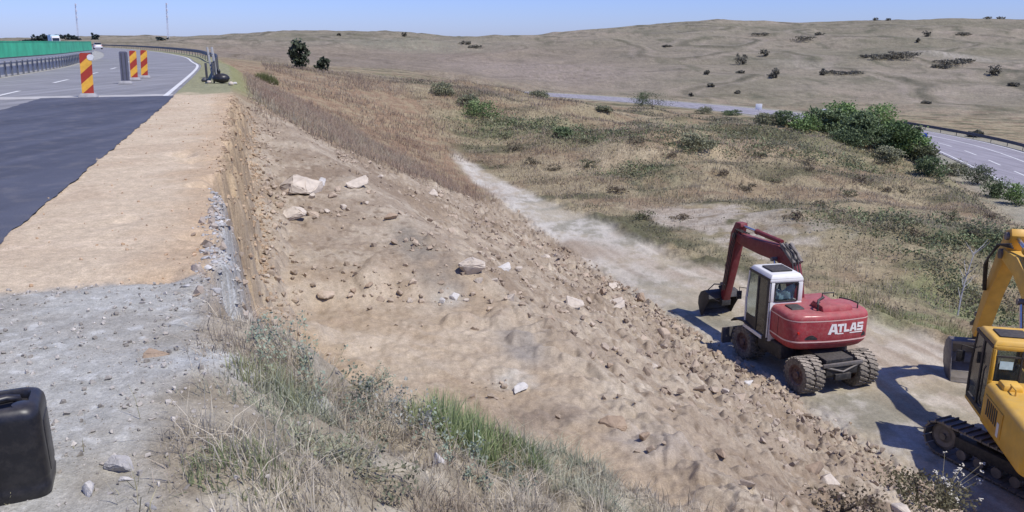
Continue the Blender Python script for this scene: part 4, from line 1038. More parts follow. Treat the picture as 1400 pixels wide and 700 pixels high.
# ------------------------------------------------------------------ machines
M_RED = mat('red_paint', (.33, .040, .048), .55, var=.22, scale=4, dust=.42, dustcol=(.42, .25, .21), coat=.1)
M_DRED = mat('dark_red_paint', (.16, .018, .024), .5, var=.2, scale=3, dust=.22, dustcol=(.36, .22, .18))
M_WHITE = mat('white_paint', (.72, .71, .68), .45, var=.06, scale=3, dust=.2, dustcol=(.5, .44, .36))
M_STRIPE = mat('stripe_paint', (.68, .45, .40), .5, var=.08)
M_LETTER = mat('lettering_white', (.78, .75, .72), .5, var=.04)
M_BLACK = mat('black_metal', (.022, .022, .024), .55, var=.3, dust=.28, dustcol=(.25, .21, .17))
M_STEEL = mat('worn_steel', (.16, .15, .145), .5, metal=.5, var=.3, scale=5, dust=.5, dustcol=(.30, .25, .20))
M_CHROME = mat('cylinder_rod', (.55, .55, .55), .25, metal=.9, var=.05)
M_RUBBER = mat('tyre_rubber', (.13, .118, .10), .9, var=.3, dust=.95, dustcol=(.42, .36, .29), spec=.2, bump=.3)
M_HOSE = mat('hose_rubber', (.02, .02, .022), .6, var=.2, dust=.2)
M_YEL = mat('yellow_paint', (.68, .385, .04), .45, var=.14, scale=2.5, dust=.35, dustcol=(.50, .38, .2), coat=.1)
M_ORA = mat('orange_yellow_paint', (.60, .33, .045), .45, var=.16, scale=3, dust=.2, dustcol=(.45, .30, .15))
M_RIM = mat('rim_paint', (.10, .055, .05), .75, var=.2, dust=.8, dustcol=(.33, .26, .2))
M_LIGHT = mat('red_lens', (.55, .03, .02), .25, var=.05)
def glass(name, tint=(.05, .07, .08), clear=.35):
    m, nt, b = new_mat(name); b.inputs['Base Color'].default_value = (*tint, 1); b.inputs['Roughness'].default_value = .08; b.inputs['Specular IOR Level'].default_value = .6
    n = noise_node(nt, 3, 5); nt.links.new(maprange(nt, n.outputs['Fac'], .3, .8, .04, .3), b.inputs['Roughness'])
    t = N(nt, 'ShaderNodeBsdfTransparent'); t.inputs[0].default_value = (.8, .86, .86, 1)
    mx = N(nt, 'ShaderNodeMixShader'); mx.inputs[0].default_value = 1 - clear
    nt.links.new(t.outputs[0], mx.inputs[1]); nt.links.new(b.outputs[0], mx.inputs[2]); nt.links.new(mx.outputs[0], nt.nodes['Material Output'].inputs['Surface']); return m
M_GLASS = glass('cab_glass', clear=.78); M_DGLASS = glass('dark_glass', (.02, .025, .03), .2)
M_SHEET = mat('window_sheet', (.62, .74, .80), .4, var=.35, scale=5)

def plate(mb, path, widths, x0, x1):
    """box-section arm along (y, z) points with a depth at each point"""
    p = [Vector((0, a, b)) for a, b in path]; L, Rr = [], []
    for i, q in enumerate(p):
        d = (p[min(i + 1, len(p) - 1)] - p[max(i - 1, 0)]).normalized(); n = Vector((0, -d.z, d.y))
        L.append(q + n * widths[i] / 2); Rr.append(q - n * widths[i] / 2)
    rings = [[(x0, a.y, a.z), (x1, a.y, a.z), (x1, b.y, b.z), (x0, b.y, b.z)] for a, b in zip(L, Rr)]
    mb.loft(rings)
def ram(name, parent, x, a, b, r=.065, split=.55):
    a, b = Vector((x, *a)), Vector((x, *b)); m = a + (b - a) * split
    o = MB().cyl(a, m, r, 14).ring(m - (b - a).normalized() * .05, b - a, [(r, 0), (r * 1.2, .0), (r * 1.2, .08), (r, .08)], 14).build(name, M_BLACK if 'dark' in name else parent_mat(parent), parent, smooth=40)
    MB().cyl(m, b, r * .55, 12).build('rod', M_CHROME, o, smooth=40)
    MB().cyl(b - Vector((.09, 0, 0)), b + Vector((.09, 0, 0)), r * .9, 12).build('pin', M_STEEL, o, smooth=40)
    return o
_pm = {}
def parent_mat(p): return _pm.get(p.name, M_BLACK)
def tyre(parent, c, r, w, rz, name='wheel', out=1):
    """one wheel: lugged tyre with its rim"""
    C = Vector(c); R = Matrix.Rotation(rz, 4, 'Z'); ax = R @ Vector((1, 0, 0)); b = MB()
    prof = [(r * .56, -w / 2 * .8), (r * .80, -w / 2), (r * .93, -w / 2 * .94), (r * .965, -w / 2 * .55), (r * .97, 0), (r * .965, w / 2 * .55), (r * .93, w / 2 * .94), (r * .80, w / 2), (r * .56, w / 2 * .8)]
    b.ring(C, ax, prof, 36)
    nl = 22
    for k in range(nl):
        for sgn in (-1, 1):
            t = 2 * math.pi * (k + (.25 if sgn > 0 else -.25)) / nl
            d = R @ Vector((0, math.cos(t), math.sin(t))); tg = R @ Vector((0, -math.sin(t), math.cos(t)))
            o = C + d * r * .97 + ax * sgn * w * .26
            lw, lt, lh = w * .25, r * .062, r * .04
            sk = tg * r * .05 * sgn
            vs = [o + ax * (a * lw) + tg * (q * lt) + d * (h * lh) + sk * a * sgn for h in (-1, 1) for a, q in ((-1, -1), (1, -1), (1, 1), (-1, 1))]
            b.hexa(vs[:4], vs[4:])
    o = b.build(name, M_RUBBER, parent, smooth=35)
    rm = MB().ring(C, ax, [(r * .56, -w * .42), (r * .60, -w * .42), (r * .60, w * .42), (r * .56, w * .42), (r * .5, w * .3), (r * .5, -w * .3)], 28)
    rm.cyl(C + ax * out * w * .12, C + ax * out * w * .2, r * .52, 24).cyl(C + ax * out * w * .1, C + ax * out * w * .42, r * .2, 14)
    for k in range(8):
        t = 2 * math.pi * k / 8; d = R @ Vector((0, math.cos(t), math.sin(t))); q = C + d * r * .32 + ax * out * w * .2; rm.cyl(q, q + ax * out * .03, .018, 6)
    rm.build('rim', M_RIM, o, smooth=35); return o

def bucket_mb(w, s=1.0):
    """curved shell with side plates and teeth; pivot at origin, opening towards -y, in (y, z)"""
    b = MB(); out = [(0, .12), (.28, .18), (.52, .02), (.62, -.28), (.55, -.58), (.34, -.82), (.05, -.92), (-.22, -.95)]
    inn = [(.02, .04), (.26, .09), (.46, -.03), (.54, -.28), (.48, -.54), (.30, -.75), (.04, -.86), (-.22, -.90)]
    out = [(a * s, c * s) for a, c in out]; inn = [(a * s, c * s) for a, c in inn]
    n = len(out)
    for i in range(n - 1):
        q = [out[i], out[i + 1], inn[i + 1], inn[i]]
        b.prism(q, 'x', -w / 2, w / 2)
    side = out + [(-.12 * s, -.55 * s), (-.05 * s, -.1 * s)]
    for x in (-w / 2 - .025, w / 2): b.prism(side, 'x', x, x + .025)
    return b

# ---- red wheeled excavator
RX, RY = 8.3, 21.9
gz = float(np.mean(H([RX, RX - .8, RX + .8, RX], [RY, RY - 1.4, RY + 1.2, RY + .6])))
red = empty('wheeled_excavator', (RX, RY, gz - .015), math.radians(11))
tag(red, 'red wheeled excavator with white cab and twin tyres standing on the dirt track', 'excavator')
UR = math.radians(6)
def ur(p): return tuple(Matrix.Rotation(UR, 3, 'Z') @ Vector(p))
b = MB()
def rbox(b, c, s): b.box(ur(c), s, (0, 0, UR))
rbox(b, (0, -.15, .78), (.86, 3.3, .36)); rbox(b, (0, -1.5, .55), (1.0, .42, .30)); rbox(b, (0, 1.1, .55), (1.0, .42, .30))
rbox(b, (0, -1.86, .70), (1.0, .12, .30)); rbox(b, (0, -1.95, .52), (.5, .1, .18))
rbox(b, (0, .0, .99), (1.2, 1.2, .1))
for sx in (-.25, .25): b.tube([ur((sx, -1.75, .62)), ur((sx * 1.6, -1.3, .75)), ur((sx, -.8, .7))], .05, 8)
chassis = b.build('undercarriage', M_BLACK, red, bevel=.02)
b = MB(); rbox(b, (0, -1.93, .86), (1.25, .06, .10)); b.tube([ur((-.5, -1.92, .80)), ur((0, -1.97, .66)), ur((.5, -1.92, .80))], .03, 8); b.build('tow_bar', M_STEEL, chassis, bevel=.01)
for y in (-1.5, 1.1):
    ax = MB().cyl(ur((-1.0, y, .5)), ur((1.0, y, .5)), .13, 16).build('axle', M_BLACK, chassis)
    for sx in (-1, 1):
        for xx in (.70, 1.02):
            tyre(red, ur((sx * xx, y, .5)), .5, .27, UR, out=sx)
b = MB(); rbox(b, (-.86, -.2, .86), (.5, 1.1, .42)); b.build('tool_box', M_BLACK, red, bevel=.03)
b = MB(); rbox(b, (.86, -.2, .86), (.5, 1.1, .42)); b.build('tool_box', M_BLACK, red, bevel=.03)
for sx in (-1, 1):
    b = MB(); pr = [(.42, 1.02), (.62, 1.14), (1.1, 1.2), (1.55, 1.14), (1.72, 1.0), (1.68, .98), (1.52, 1.10), (1.1, 1.16), (.64, 1.10), (.46, .99)]
    rings = [[ur((sx * a, y, z)) for y, z in pr] for a in (.56, 1.18)]
    b.loft(rings); b.build('mudguard', M_BLACK, red)
b = MB()
prof = [(2.05, .12), (2.13, .16), (2.16, .4), (2.13, .62), (2.06, .64), (2.08, .4)]
b.loft([[ur((x, y, z)) for y, z in prof] for x in (-1.2, 1.2)])
blade = b.build('dozer_blade', M_STEEL, red, bevel=.01)
b = MB()
for sx in (-.4, .4): b.tube([ur((sx, 1.3, .55)), ur((sx, 2.06, .38))], .06, 8)
b.build('blade_arm', M_BLACK, blade)
MB().cyl((0, 0, .98), (0, 0, 1.16), .62, 32).build('turntable', M_BLACK, red)
# house with rounded rear
def outline(k=1.0, n=10):
    p = [(-1.24, -.28)]
    r = .42; xs, ys = 1.24, -1.42
    for i in range(n + 1):
        a = math.pi + math.pi / 2 * i / n; p.append((-xs + r + r * math.cos(a), ys + r + r * math.sin(a)))
    for i in range(1, 10):
        x = -xs + r + (2 * xs - 2 * r) * i / 10; p.append((x, ys - .07 * (1 - (x / (xs - r)) ** 2)))
    for i in range(n + 1):
        a = 1.5 * math.pi + math.pi / 2 * i / n; p.append((xs - r + r * math.cos(a), ys + r + r * math.sin(a)))
    p.append((1.24, -.28)); return p
OUT = outline()
def ringz(z, ins): return [(x * (1 - ins / 1.24), -.28 + (y + .28) * (1 - ins / 1.15), z) for x, y in OUT]
house = MB().loft([ringz(z, i) for z, i in ((1.06, .22), (1.14, .10), (1.26, .02), (1.34, 0), (1.96, 0), (2.03, .015), (2.09, .06), (2.12, .13))]).build('body', M_RED, red, bevel=0, smooth=40)
_pm['body'] = M_RED
b = MB()
for z0, z1 in ((1.335, 1.375), (1.925, 1.955)):
    b.loft([ringz(z0, -.004), ringz(z1, -.004)], cap=False)
b.build('trim_stripe', M_STRIPE, house, smooth=40)
MB().box((-1.242, -.78, 1.62), (.008, .012, .56)).build('panel_seam', M_BLACK, house, smooth=0)
b = MB().box((.62, .36, 1.52), (1.2, 1.28, .78)).build('side_tank', M_RED, red, bevel=.06)
b = MB().prism([(-1.28, 2.10), (-1.2, 2.26), (-.72, 2.30), (-.55, 2.10)], 'x', -.12, .78).build('engine_hood', M_RED, red, bevel=.04)
MB().prism([(-.95, 2.115), (-.55, 2.10), (-.55, 2.16), (-.92, 2.155)], 'x', -.85, -.48).build('vent', M_BLACK, red, bevel=.01)
MB().tube([(-.2, -1.12, 2.1), (-.2, -1.12, 2.3), (-.14, -1.02, 2.38), (.05, -.95, 2.44)], [.028, .028, .035, .04], 10).build('exhaust_pipe', M_BLACK, red)
MB().tube([(.78, -.6, 2.1), (.78, -.6, 2.28), (.9, -.9, 2.3), (1.0, -1.12, 2.28), (1.0, -1.12, 2.1)], .02, 8).build('grab_rail', M_BLACK, red)
MB().tube([(.3, -.5, 2.28), (.3, -.5, 2.4), (.65, -.5, 2.4), (.65, -.5, 2.28)], .02, 8).build('grab_rail', M_BLACK, red)
def rear(x): return -1.42 - .07 * (1 - min(1, (abs(x) / .82)) ** 2)
for x, w_ in ((-.62, .34), (.98, .16)):
    b = MB(); n = 8; v0 = []
    for i in range(n + 1):
        t = i / n; xx = x + w_ * (t - .5); yy = rear(xx) if abs(xx) < .82 else -1.42 + .42 - math.sqrt(max(0, .42 ** 2 - (abs(xx) - .82) ** 2)); v0.append((xx, yy))
    for (xa, ya), (xb, yb), i in zip(v0, v0[1:], range(n)):
        h0 = .045 * math.sin(math.pi * (i + .02) / n) + .02; h1 = .045 * math.sin(math.pi * (i + .98) / n) + .02
        b.hexa([(xa, ya - .004, 1.42), (xb, yb - .004, 1.42), (xb, yb + .05, 1.42), (xa, ya + .05, 1.42)], [(xa, ya - .004, 1.42 + 2 * h0), (xb, yb - .004, 1.42 + 2 * h1), (xb, yb + .05, 1.42 + 2 * h1), (xa, ya + .05, 1.42 + 2 * h0)])
    b.build('lamp_recess', M_BLACK, house, smooth=0)
MB().cyl((-.98, -1.385, 1.62), (-.98, -1.43, 1.62), .03, 12).build('reflector', M_LIGHT, house)
# lettering
def letters():
    b = MB()
    def poly(p, ox, sc, oz):
        n = len(p); q = [(ox + x * sc, oz + z * sc) for x, z in p]
        vs = [(x, rear(x) - .008, z) for x, z in q] + [(x, rear(x) + .03, z) for x, z in q]
        b._add(vs, [tuple(range(n)), tuple(range(n, 2 * n))[::-1]] + [(i, n + i, n + (i + 1) % n, (i + 1) % n) for i in range(n)])
    def bar(x0, z0, x1, z1, ox, sc, oz): poly([(x0, z0), (x1, z0), (x1, z1), (x0, z1)], ox, sc, oz)
    def A(ox, sc, oz, w=1.05):
        poly([(0, 0), (.30, 0), (.56, 1), (.32, 1)], ox, sc, oz); poly([(w - .30, 0), (w, 0), (w - .22, 1), (.50, 1)], ox, sc, oz); bar(.27, .22, w - .27, .42, ox, sc, oz)
    k, z0 = .235, 1.60
    LX = -.30
    A(.14 + LX, .29, 1.555, 1.02)
    bar(.0, .74, .80, 1, .415 + LX, k, z0); bar(.26, 0, .54, .74, .415 + LX, k, z0)                                   # T
    bar(0, 0, .27, 1, .615 + LX, k, z0); bar(.27, 0, .72, .25, .615 + LX, k, z0)                                      # L
    A(.79 + LX, k, z0, 1.0)
    for r_ in ((0, .78, .80, 1), (0, .56, .26, .78), (0, .39, .80, .60), (.54, .20, .80, .39), (0, 0, .80, .21)): bar(*r_, 1.035 + LX, k * .98, z0)   # S
    bar(0, 0, 3.35, .12, .42 + LX, .235, 1.545)
    return b
for_let = letters().build('lettering', M_LETTER, house, smooth=0)
# cab
x0, x1, y0, y1 = -1.22, -.22, -.35, 1.0; zb_, zt = 1.14, 2.98

cab = MB()
cab.hexa([(x0, y0, zt - .02), (x1, y0, zt - .02), (x1, y1 - .1, zt - .02), (x0, y1 - .1, zt - .02)], [(x0 + .07, y0 + .07, zt + .10), (x1 - .07, y0 + .07, zt + .10), (x1 - .07, y1 - .18, zt + .10), (x0 + .07, y1 - .18, zt + .10)])
cab.box(((x0 + x1) / 2, y0 + .03, (zb_ + 2.30) / 2), (x1 - x0, .06, 2.30 - zb_))
cab.box(((x0 + x1) / 2, y0 + .03, (2.86 + zt - .02) / 2), (x1 - x0, .06, zt - .02 - 2.86))
for x in (x0 + .075, x1 - .075): cab.box((x, y0 + .03, 2.58), (.15, .06, .56))
cab.box((x1 - .03, .3, 1.7), (.06, 1.3, 1.1)); cab.box((x1 - .03, .3, 2.92), (.06, 1.25, .1))
cabo = cab.build('cab', M_WHITE, red, bevel=.025)
b = MB(); b.box(((x0 + x1) / 2, .25, 3.105), (.62, .6, .05)); b.build('roof_hatch', M_BLACK, cabo, bevel=.015)
b = MB()
b.box((x0 + .03, .30, 2.93), (.06, 1.24, .08)); b.box((x0 + .03, .30, 1.20), (.06, 1.3, .12)); b.box((x0 + .035, y0 + .10, 2.05), (.07, .16, 1.7)); b.box((x0 + .03, .34, 2.05), (.06, .09, 1.7))
b.build('door_frame', M_BLACK, cabo, bevel=.012)
b = MB(); b.tube([(x0 + .03, .98, 1.2), (x0 + .03, 1.02, 2.0), (x0 + .04, .90, 2.96)], .035, 8); b.tube([(x1 - .03, .98, 1.2), (x1 - .03, 1.02, 2.0), (x1 - .04, .90, 2.96)], .035, 8); b.build('front_pillar', M_WHITE, cabo)
MB().box((x0 + .025, -.03, 2.05), (.012, .66, 1.66)).build('window', M_DGLASS, cabo); MB().box((x0 + .025, .65, 2.25), (.012, .54, 1.3)).build('window', M_GLASS, cabo)
MB().box((x0 + .02, .65, 1.42), (.02, .54, .36)).build('door_panel', M_BLACK, cabo)
MB().box(((x0 + x1) / 2, y0 + .035, 2.58), (.72, .014, .58)).build('rear_window', M_GLASS, cabo)
b = MB(); cx = (x0 + x1) / 2
ro = [(-.36, -.26), (-.30, -.29), (.30, -.29), (.36, -.26), (.36, .24), (.32, .28), (-.32, .28), (-.36, .24)]; ri = [(a * .91, c * .89) for a, c in ro]
for i in range(8):
    j = (i + 1) % 8; q = [ro[i], ro[j], ri[j], ri[i]]
    b._add([(cx + a, y0 - .012, 2.58 + c) for a, c in q] + [(cx + a, y0 + .02, 2.58 + c) for a, c in q], [(0, 1, 2, 3), (7, 6, 5, 4), (0, 4, 5, 1), (1, 5, 6, 2), (2, 6, 7, 3), (3, 7, 4, 0)])
b.build('window_seal', M_BLACK, cabo, smooth=0)
b = MB(); g = 9
vs = [(cx - .31 + .62 * i / (g - 1), y0 + .12 + .03 * math.sin(i * 1.7 + j * 1.1), 2.34 + (.36 - .10 * math.cos((i / (g - 1) - .35) * 5)) * j / 5) for j in range(6) for i in range(g)]
b._add(vs, [(j * g + i, j * g + i + 1, (j + 1) * g + i + 1, (j + 1) * g + i) for j in range(5) for i in range(g - 1)])
b.build('window_sheet', M_SHEET, cabo)  # pale blue rippled sheet behind the lower part of the rear window
b = MB(); b.box((cx, .22, 1.62), (.5, .5, .16)); b.box((cx, .0, 2.02), (.46, .14, .6)); b.build('seat', M_BLACK, cabo, bevel=.04)
b = MB(); b.box((cx, .3, 1.17), (.86, 1.2, .04)); b.build('cab_floor', M_BLACK, cabo)
MB().prism([(-.1, 1.14), (1.0, 1.14), (.95, 1.24), (-.1, 1.24)], 'x', x0 - .03, x0 - .004).build('door_sill', M_WHITE, cabo)
# boom, stick, bucket
bx = .28
b = MB()
for x in (bx - .26, bx + .18): b.prism([(.2, 1.1), (1.05, 1.1), (.95, 1.75), (.7, 1.9), (.45, 1.75)], 'x', x, x + .08)
b.build('boom_bracket', M_DRED, red, bevel=.01)
bx = 0
b = MB(); plate(b, [(-.02, 1.60), (.2, 2.30), (.46, 2.88), (.64, 2.98)], [.30, .40, .48, .40], bx - .17, bx + .17)
boom1 = b.build('lower_boom', M_DRED, red, bevel=.015); _pm[boom1.name] = M_BLACK
b = MB(); plate(b, [(.42, 2.84), (.95, 3.02), (1.8, 2.98), (2.65, 2.98), (3.18, 3.03)], [.36, .50, .44, .36, .26], bx - .15, bx + .15)
boom2 = b.build('upper_boom', M_DRED, red, bevel=.015); _pm[boom2.name] = M_DRED
for x in (bx - .24, bx + .24): ram('boom_cylinder', boom1, x, (.32, 1.4), (.95, 2.85), .07)
ram('stick_cylinder', boom2, bx, (.95, 3.36), (3.08, 3.42), .075, .6)
for i in range(3): MB().cyl((bx - .16 + .16 * i, .08 + .05 * i, 2.92), (bx - .16 + .16 * i, .75, 3.34), .065, 12).build('adjust_cylinder', M_STEEL, boom1)
b = MB(); plate(b, [(2.95, 3.46), (3.12, 3.40), (3.26, 3.05), (3.48, 1.9), (3.74, .70)], [.12, .34, .46, .36, .22], bx - .13, bx + .13)
stick = b.build('stick', M_DRED, red, bevel=.015); _pm[stick.name] = M_BLACK
MB().cyl((bx - .19, 3.24, 3.05), (bx + .19, 3.24, 3.05), .09, 16).build('pivot_pin', M_STEEL, stick)
ram('bucket_cylinder', stick, bx, (3.50, 2.9), (3.92, 1.2), .06, .6)
b = MB(); b.box((bx, 3.90, 1.0), (.22, .3, .08), (.7, 0, 0)); b.box((bx, 3.76, .60), (.34, .26, .2)); b.cyl((bx - .2, 3.78, .68), (bx + .2, 3.78, .68), .06, 12); b.build('linkage', M_BLACK, stick, bevel=.01)
bk = bucket_mb(1.15, .78).build('bucket', M_BLACK, red, bevel=.006)
for k in range(5):
    t = MB().prism([(-.22 * .78, -.955 * .78), (-.22 * .78, -.885 * .78), (-.42 * .78, -.93 * .78)], 'x', -.5 + .25 * k - .04, -.5 + .25 * k + .04).build('tooth', M_STEEL, bk)
for k in range(3):
    x = bx - .16 + .06 * k
    MB().tube([(x, 2.75 - .1 * k, 3.25), (x - .08, 3.06, 3.32), (x - .14, 3.24, 2.6), (x - .12, 3.42, 1.7), (x - .08, 3.56, 1.1)], .018, 6).build('hose', M_HOSE, stick)
MB().tube([(bx - .2, 3.5, 1.3), (bx - .42, 3.8, 1.25), (bx - .52, 4.0, 1.0), (bx - .38, 3.95, .7), (bx - .18, 3.78, .62)], .022, 8).build('hose', M_STEEL, stick)
for k in range(3): MB().tube([(bx - .2 + .1 * k, .02, 2.0), (bx - .25 + .1 * k, -.08, 2.6), (bx - .22 + .1 * k, .2, 3.2), (bx - .18 + .1 * k, .8, 3.38)], .022, 6).build('hose', M_HOSE, boom1)
SW = Matrix.Translation((.28, .70, 0)) @ Matrix.Rotation(math.radians(7), 4, 'Z')
for o_ in (boom1, boom2, stick): o_.matrix_local = SW
bk.matrix_local = SW @ Matrix.Translation((-.02, 3.80, .68)) @ Matrix.Rotation(.75, 4, 'X')
MB().tube([(x0 + .05, 1.02, 2.3), (x0 - .16, 1.12, 2.32), (x0 - .16, 1.12, 2.1)], .014, 6).build('mirror_arm', M_BLACK, cabo)
MB().box((x0 - .16, 1.11, 2.08), (.16, .03, .26)).build('mirror', M_BLACK, cabo, bevel=.01)

cabo.location.z = -.13
for o_ in (house,): o_.location.x = .10

# ---- yellow tracked excavator
YX, YY = 11.55, 15.8
gz = float(np.mean(H([YX, YX - .9, YX + .9, YX], [YY, YY + 1.0, YY - 1.2, YY - 1])))
yel = empty('tracked_excavator', (YX, YY, gz + .0), math.radians(-13.5))
tag(yel, 'yellow tracked excavator with grey bucket at the right edge, nose towards the field', 'excavator')
TR = math.radians(37.5)
def yr(p): return tuple(Matrix.Rotation(TR, 3, 'Z') @ Vector(p))
b = MB(); b.box(yr((0, 0, .62)), (1.2, 1.6, .4), (0, 0, TR)); b.box(yr((0, .7, .55)), (1.9, .35, .3), (0, 0, TR)); b.box(yr((0, -.7, .55)), (1.9, .35, .3), (0, 0, TR))
under = b.build('undercarriage', M_BLACK, yel, bevel=.02)
MB().cyl((0, 0, .8), (0, 0, 1.06), .62, 32).build('turntable', M_BLACK, under)
for sx in (-1, 1):
    xc = sx * 1.02; L, r = 1.55, .36
    path = []
    for i in range(13): a = math.pi / 2 - math.pi * i / 12; path.append((L + r * math.cos(a), .40 + r * math.sin(a), a))
    for i in range(13): a = -math.pi / 2 - math.pi * i / 12; path.append((-L + r * math.cos(a), .40 + r * math.sin(a), a))
    P = [Vector((p[0], p[1])) for p in path]; P.append(P[0]); Ls = [0]
    for a, c in zip(P, P[1:]): Ls.append(Ls[-1] + (c - a).length)
    nsh = 46; b = MB()
    for k in range(nsh):
        d = Ls[-1] * k / nsh; i = max(j for j in range(len(Ls) - 1) if Ls[j] <= d); t = (d - Ls[i]) / (Ls[i + 1] - Ls[i] + 1e-9); q = P[i].lerp(P[i + 1], t); dr = (P[i + 1] - P[i]).normalized(); n_ = Vector((-dr.y, dr.x))
        n_ = n_ if n_.dot(q - Vector((max(-L, min(L, q.x)), .40))) > 0 else -n_
        hw = Ls[-1] / nsh * .46
        for (a0, a1, o0, o1) in ((-hw, hw, -.01, .03), (-hw * .9, -hw * .5, .03, .065)):
            c4 = [q + dr * a0 + n_ * o0, q + dr * a1 + n_ * o0, q + dr * a1 + n_ * o1, q + dr * a0 + n_ * o1]
            b.hexa([yr((xc - .26, v.x, v.y)) for v in c4], [yr((xc + .26, v.x, v.y)) for v in c4])
    trk = b.build('track', M_STEEL, yel, smooth=0)
    MB().box(yr((xc, 0, .42)), (.24, 2.5, .26), (0, 0, TR)).build('track_frame', M_BLACK, trk, bevel=.02)
    axv = Vector(yr((1, 0, 0)))
    for yy, nm, rr in ((L, 'idler', .31), (-L, 'sprocket', .31)):
        c = Vector(yr((xc, yy, .40))); MB().ring(c, axv, [(.06, -.1), (rr * .5, -.06), (rr * .8, -.1), (rr, -.08), (rr, .08), (rr * .8, .1), (rr * .5, .06), (.06, .1)], 28).cyl(c - axv * .13, c + axv * .13, .08, 14).build(nm, M_STEEL, trk)
    for k in range(6):
        c = Vector(yr((xc, -1.05 + .42 * k, .17))); MB().cyl(c - axv * .12, c + axv * .12, .12, 16).build('roller', M_STEEL, trk)
# house
def yout(): 
    p = [(-1.25, .06)]
    for i in range(7): a = math.pi + math.pi / 2 * i / 6; p.append((-1.25 + .30 + .30 * math.cos(a), -2.2 + .30 * math.sin(a)))
    for i in range(1, 12): x = -.95 + 1.9 * i / 12; p.append((x, -2.5 - .32 * (1 - (x / .95) ** 2)))
    for i in range(7): a = 1.5 * math.pi + math.pi / 2 * i / 6; p.append((1.25 - .30 + .30 * math.cos(a), -2.2 + .30 * math.sin(a)))
    p.append((1.25, .06)); return p
YO = [(x - .06 if x < 0 else x, y) for x, y in yout()]
def yring(z, ins): return [(x * (1 - ins / 1.25), .06 + (y - .06) * (1 - ins / 1.9), z) for x, y in YO]
yh = MB().loft([yring(z, i) for z, i in ((1.06, .05), (1.10, .01), (1.16, 0), (1.90, .01), (1.98, .05), (2.02, .12))]).build('body', M_YEL, yel, smooth=40)
MB().box((0, .45, 1.10), (2.5, 1.9, .09)).build('deck', M_YEL, yel, bevel=.02)
MB().box((.75, .75, 1.55), (.9, 1.3, .84)).build('side_tank', M_YEL, yel, bevel=.05)
b = MB().box((-1.31, -.62, 1.52), (.03, 1.1, .56)).build('side_door', M_ORA, yh, bevel=.01)
for k in range(6): MB().box((-1.328, -.28 - .115 * k, 1.58), (.012, .06, .36)).build('vent', M_BLACK, b)
MB().box((-1.33, -1.02, 1.40), (.006, .12, .30)).build('decal', M_WHITE, b)
MB().box((-.90, -2.525, 1.34), (.17, .05, .13), (0, 0, -.12)).build('reflector', M_LIGHT, yh, bevel=.008)
MB().prism([(-1.5, 2.0), (-1.35, 2.18), (-.5, 2.2), (-.35, 2.0)], 'x', -.55, .8).build('engine_hood', M_YEL, yel, bevel=.04)
MB().tube([(-.95, -.3, 2.0), (-.95, -.3, 2.14), (-.95, -.62, 2.14), (-.95, -.62, 2.0)], .02, 8).build('grab_rail', M_YEL, yel)
MB().tube([(.35, -.75, 2.15), (.35, -.75, 2.5), (.35, -.82, 2.58)], [.05, .05, .05], 10).build('exhaust_pipe', M_BLACK, yel)
b = MB(); b.loft([[(-1.12, -.42 - .0, 2.0), (-.72, -.42, 2.0), (-.72, .0, 2.0), (-1.12, .0, 2.0)], [(-1.10, -.38, 2.14), (-.74, -.38, 2.14), (-.74, -.03, 2.14), (-1.10, -.03, 2.14)]]); b.build('tool_lid', M_YEL, yel, bevel=.04)
# cab
x0, x1, y0, y1 = -1.25, -.28, .10, 1.36; zb_, zt = 1.14, 2.86
b = MB()
b.hexa([(x0, y0, zt - .02), (x1, y0, zt - .02), (x1, y1 - .14, zt - .02), (x0, y1 - .14, zt - .02)], [(x0 + .06, y0 + .06, zt + .09), (x1 - .06, y0 + .06, zt + .09), (x1 - .06, y1 - .24, zt + .09), (x0 + .06, y1 - .24, zt + .09)])
b.box(((x0 + x1) / 2, y0 + .03, (zb_ + 2.02) / 2), (x1 - x0, .06, 2.02 - zb_)); b.box(((x0 + x1) / 2, y0 + .03, 2.79), (x1 - x0, .06, .11))
for x in (x0 + .045, x1 - .045): b.box((x, y0 + .03, 2.4), (.09, .06, .76))
b.box((x1 - .03, .7, 1.6), (.06, 1.2, .9)); b.box((x0 + .04, y0 + .05, 2.0), (.08, .10, 1.7))
ycab = b.build('cab', M_YEL, yel, bevel=.03)
b = MB(); b.box((x0 + .03, .72, 1.2), (.06, 1.26, .12)); b.box((x0 + .03, .70, 2.80), (.06, 1.16, .08)); b.box((x0 + .03, .70, 2.0), (.06, .08, 1.6)); b.tube([(x0 + .03, 1.34, 1.2), (x0 + .03, 1.36, 2.0), (x0 + .04, 1.20, 2.86)], .04, 8)
b.tube([(x1 - .03, 1.34, 1.2), (x1 - .03, 1.36, 2.0), (x1 - .04, 1.20, 2.86)], .04, 8); b.tube([(x0 - .02, .30, 1.4), (x0 - .05, .30, 1.5), (x0 - .05, .30, 2.2), (x0 - .02, .30, 2.3)], .016, 6)
b.build('door_frame', M_BLACK, ycab)
MB().box((x0 + .025, .42, 2.05), (.012, .5, 1.5)).build('window', M_DGLASS, ycab); MB().box((x0 + .025, 1.0, 2.05), (.012, .56, 1.5)).build('window', M_DGLASS, ycab)
MB().box(((x0 + x1) / 2, y0 + .04, 2.4), (.8, .014, .72)).build('rear_window', M_GLASS, ycab)
MB().box(((x0 + x1) / 2 - .18, y0 + .022, 2.40), (.26, .008, .18)).build('sticker', mat('sticker', (.50, .66, .66), .5, var=.12, scale=12), ycab)
b = MB(); b.box(((x0 + x1) / 2, y0 + .015, 2.60), (.80, .03, .04)); b.box(((x0 + x1) / 2 + .1, y0 + .015, 2.4), (.03, .03, .70)); b.build('window_bar', M_BLACK, ycab)
b = MB(); b.box(((x0 + x1) / 2, .65, 1.6), (.5, .5, .16)); b.box(((x0 + x1) / 2, .42, 2.0), (.46, .14, .66)); b.build('seat', M_BLACK, ycab, bevel=.04)
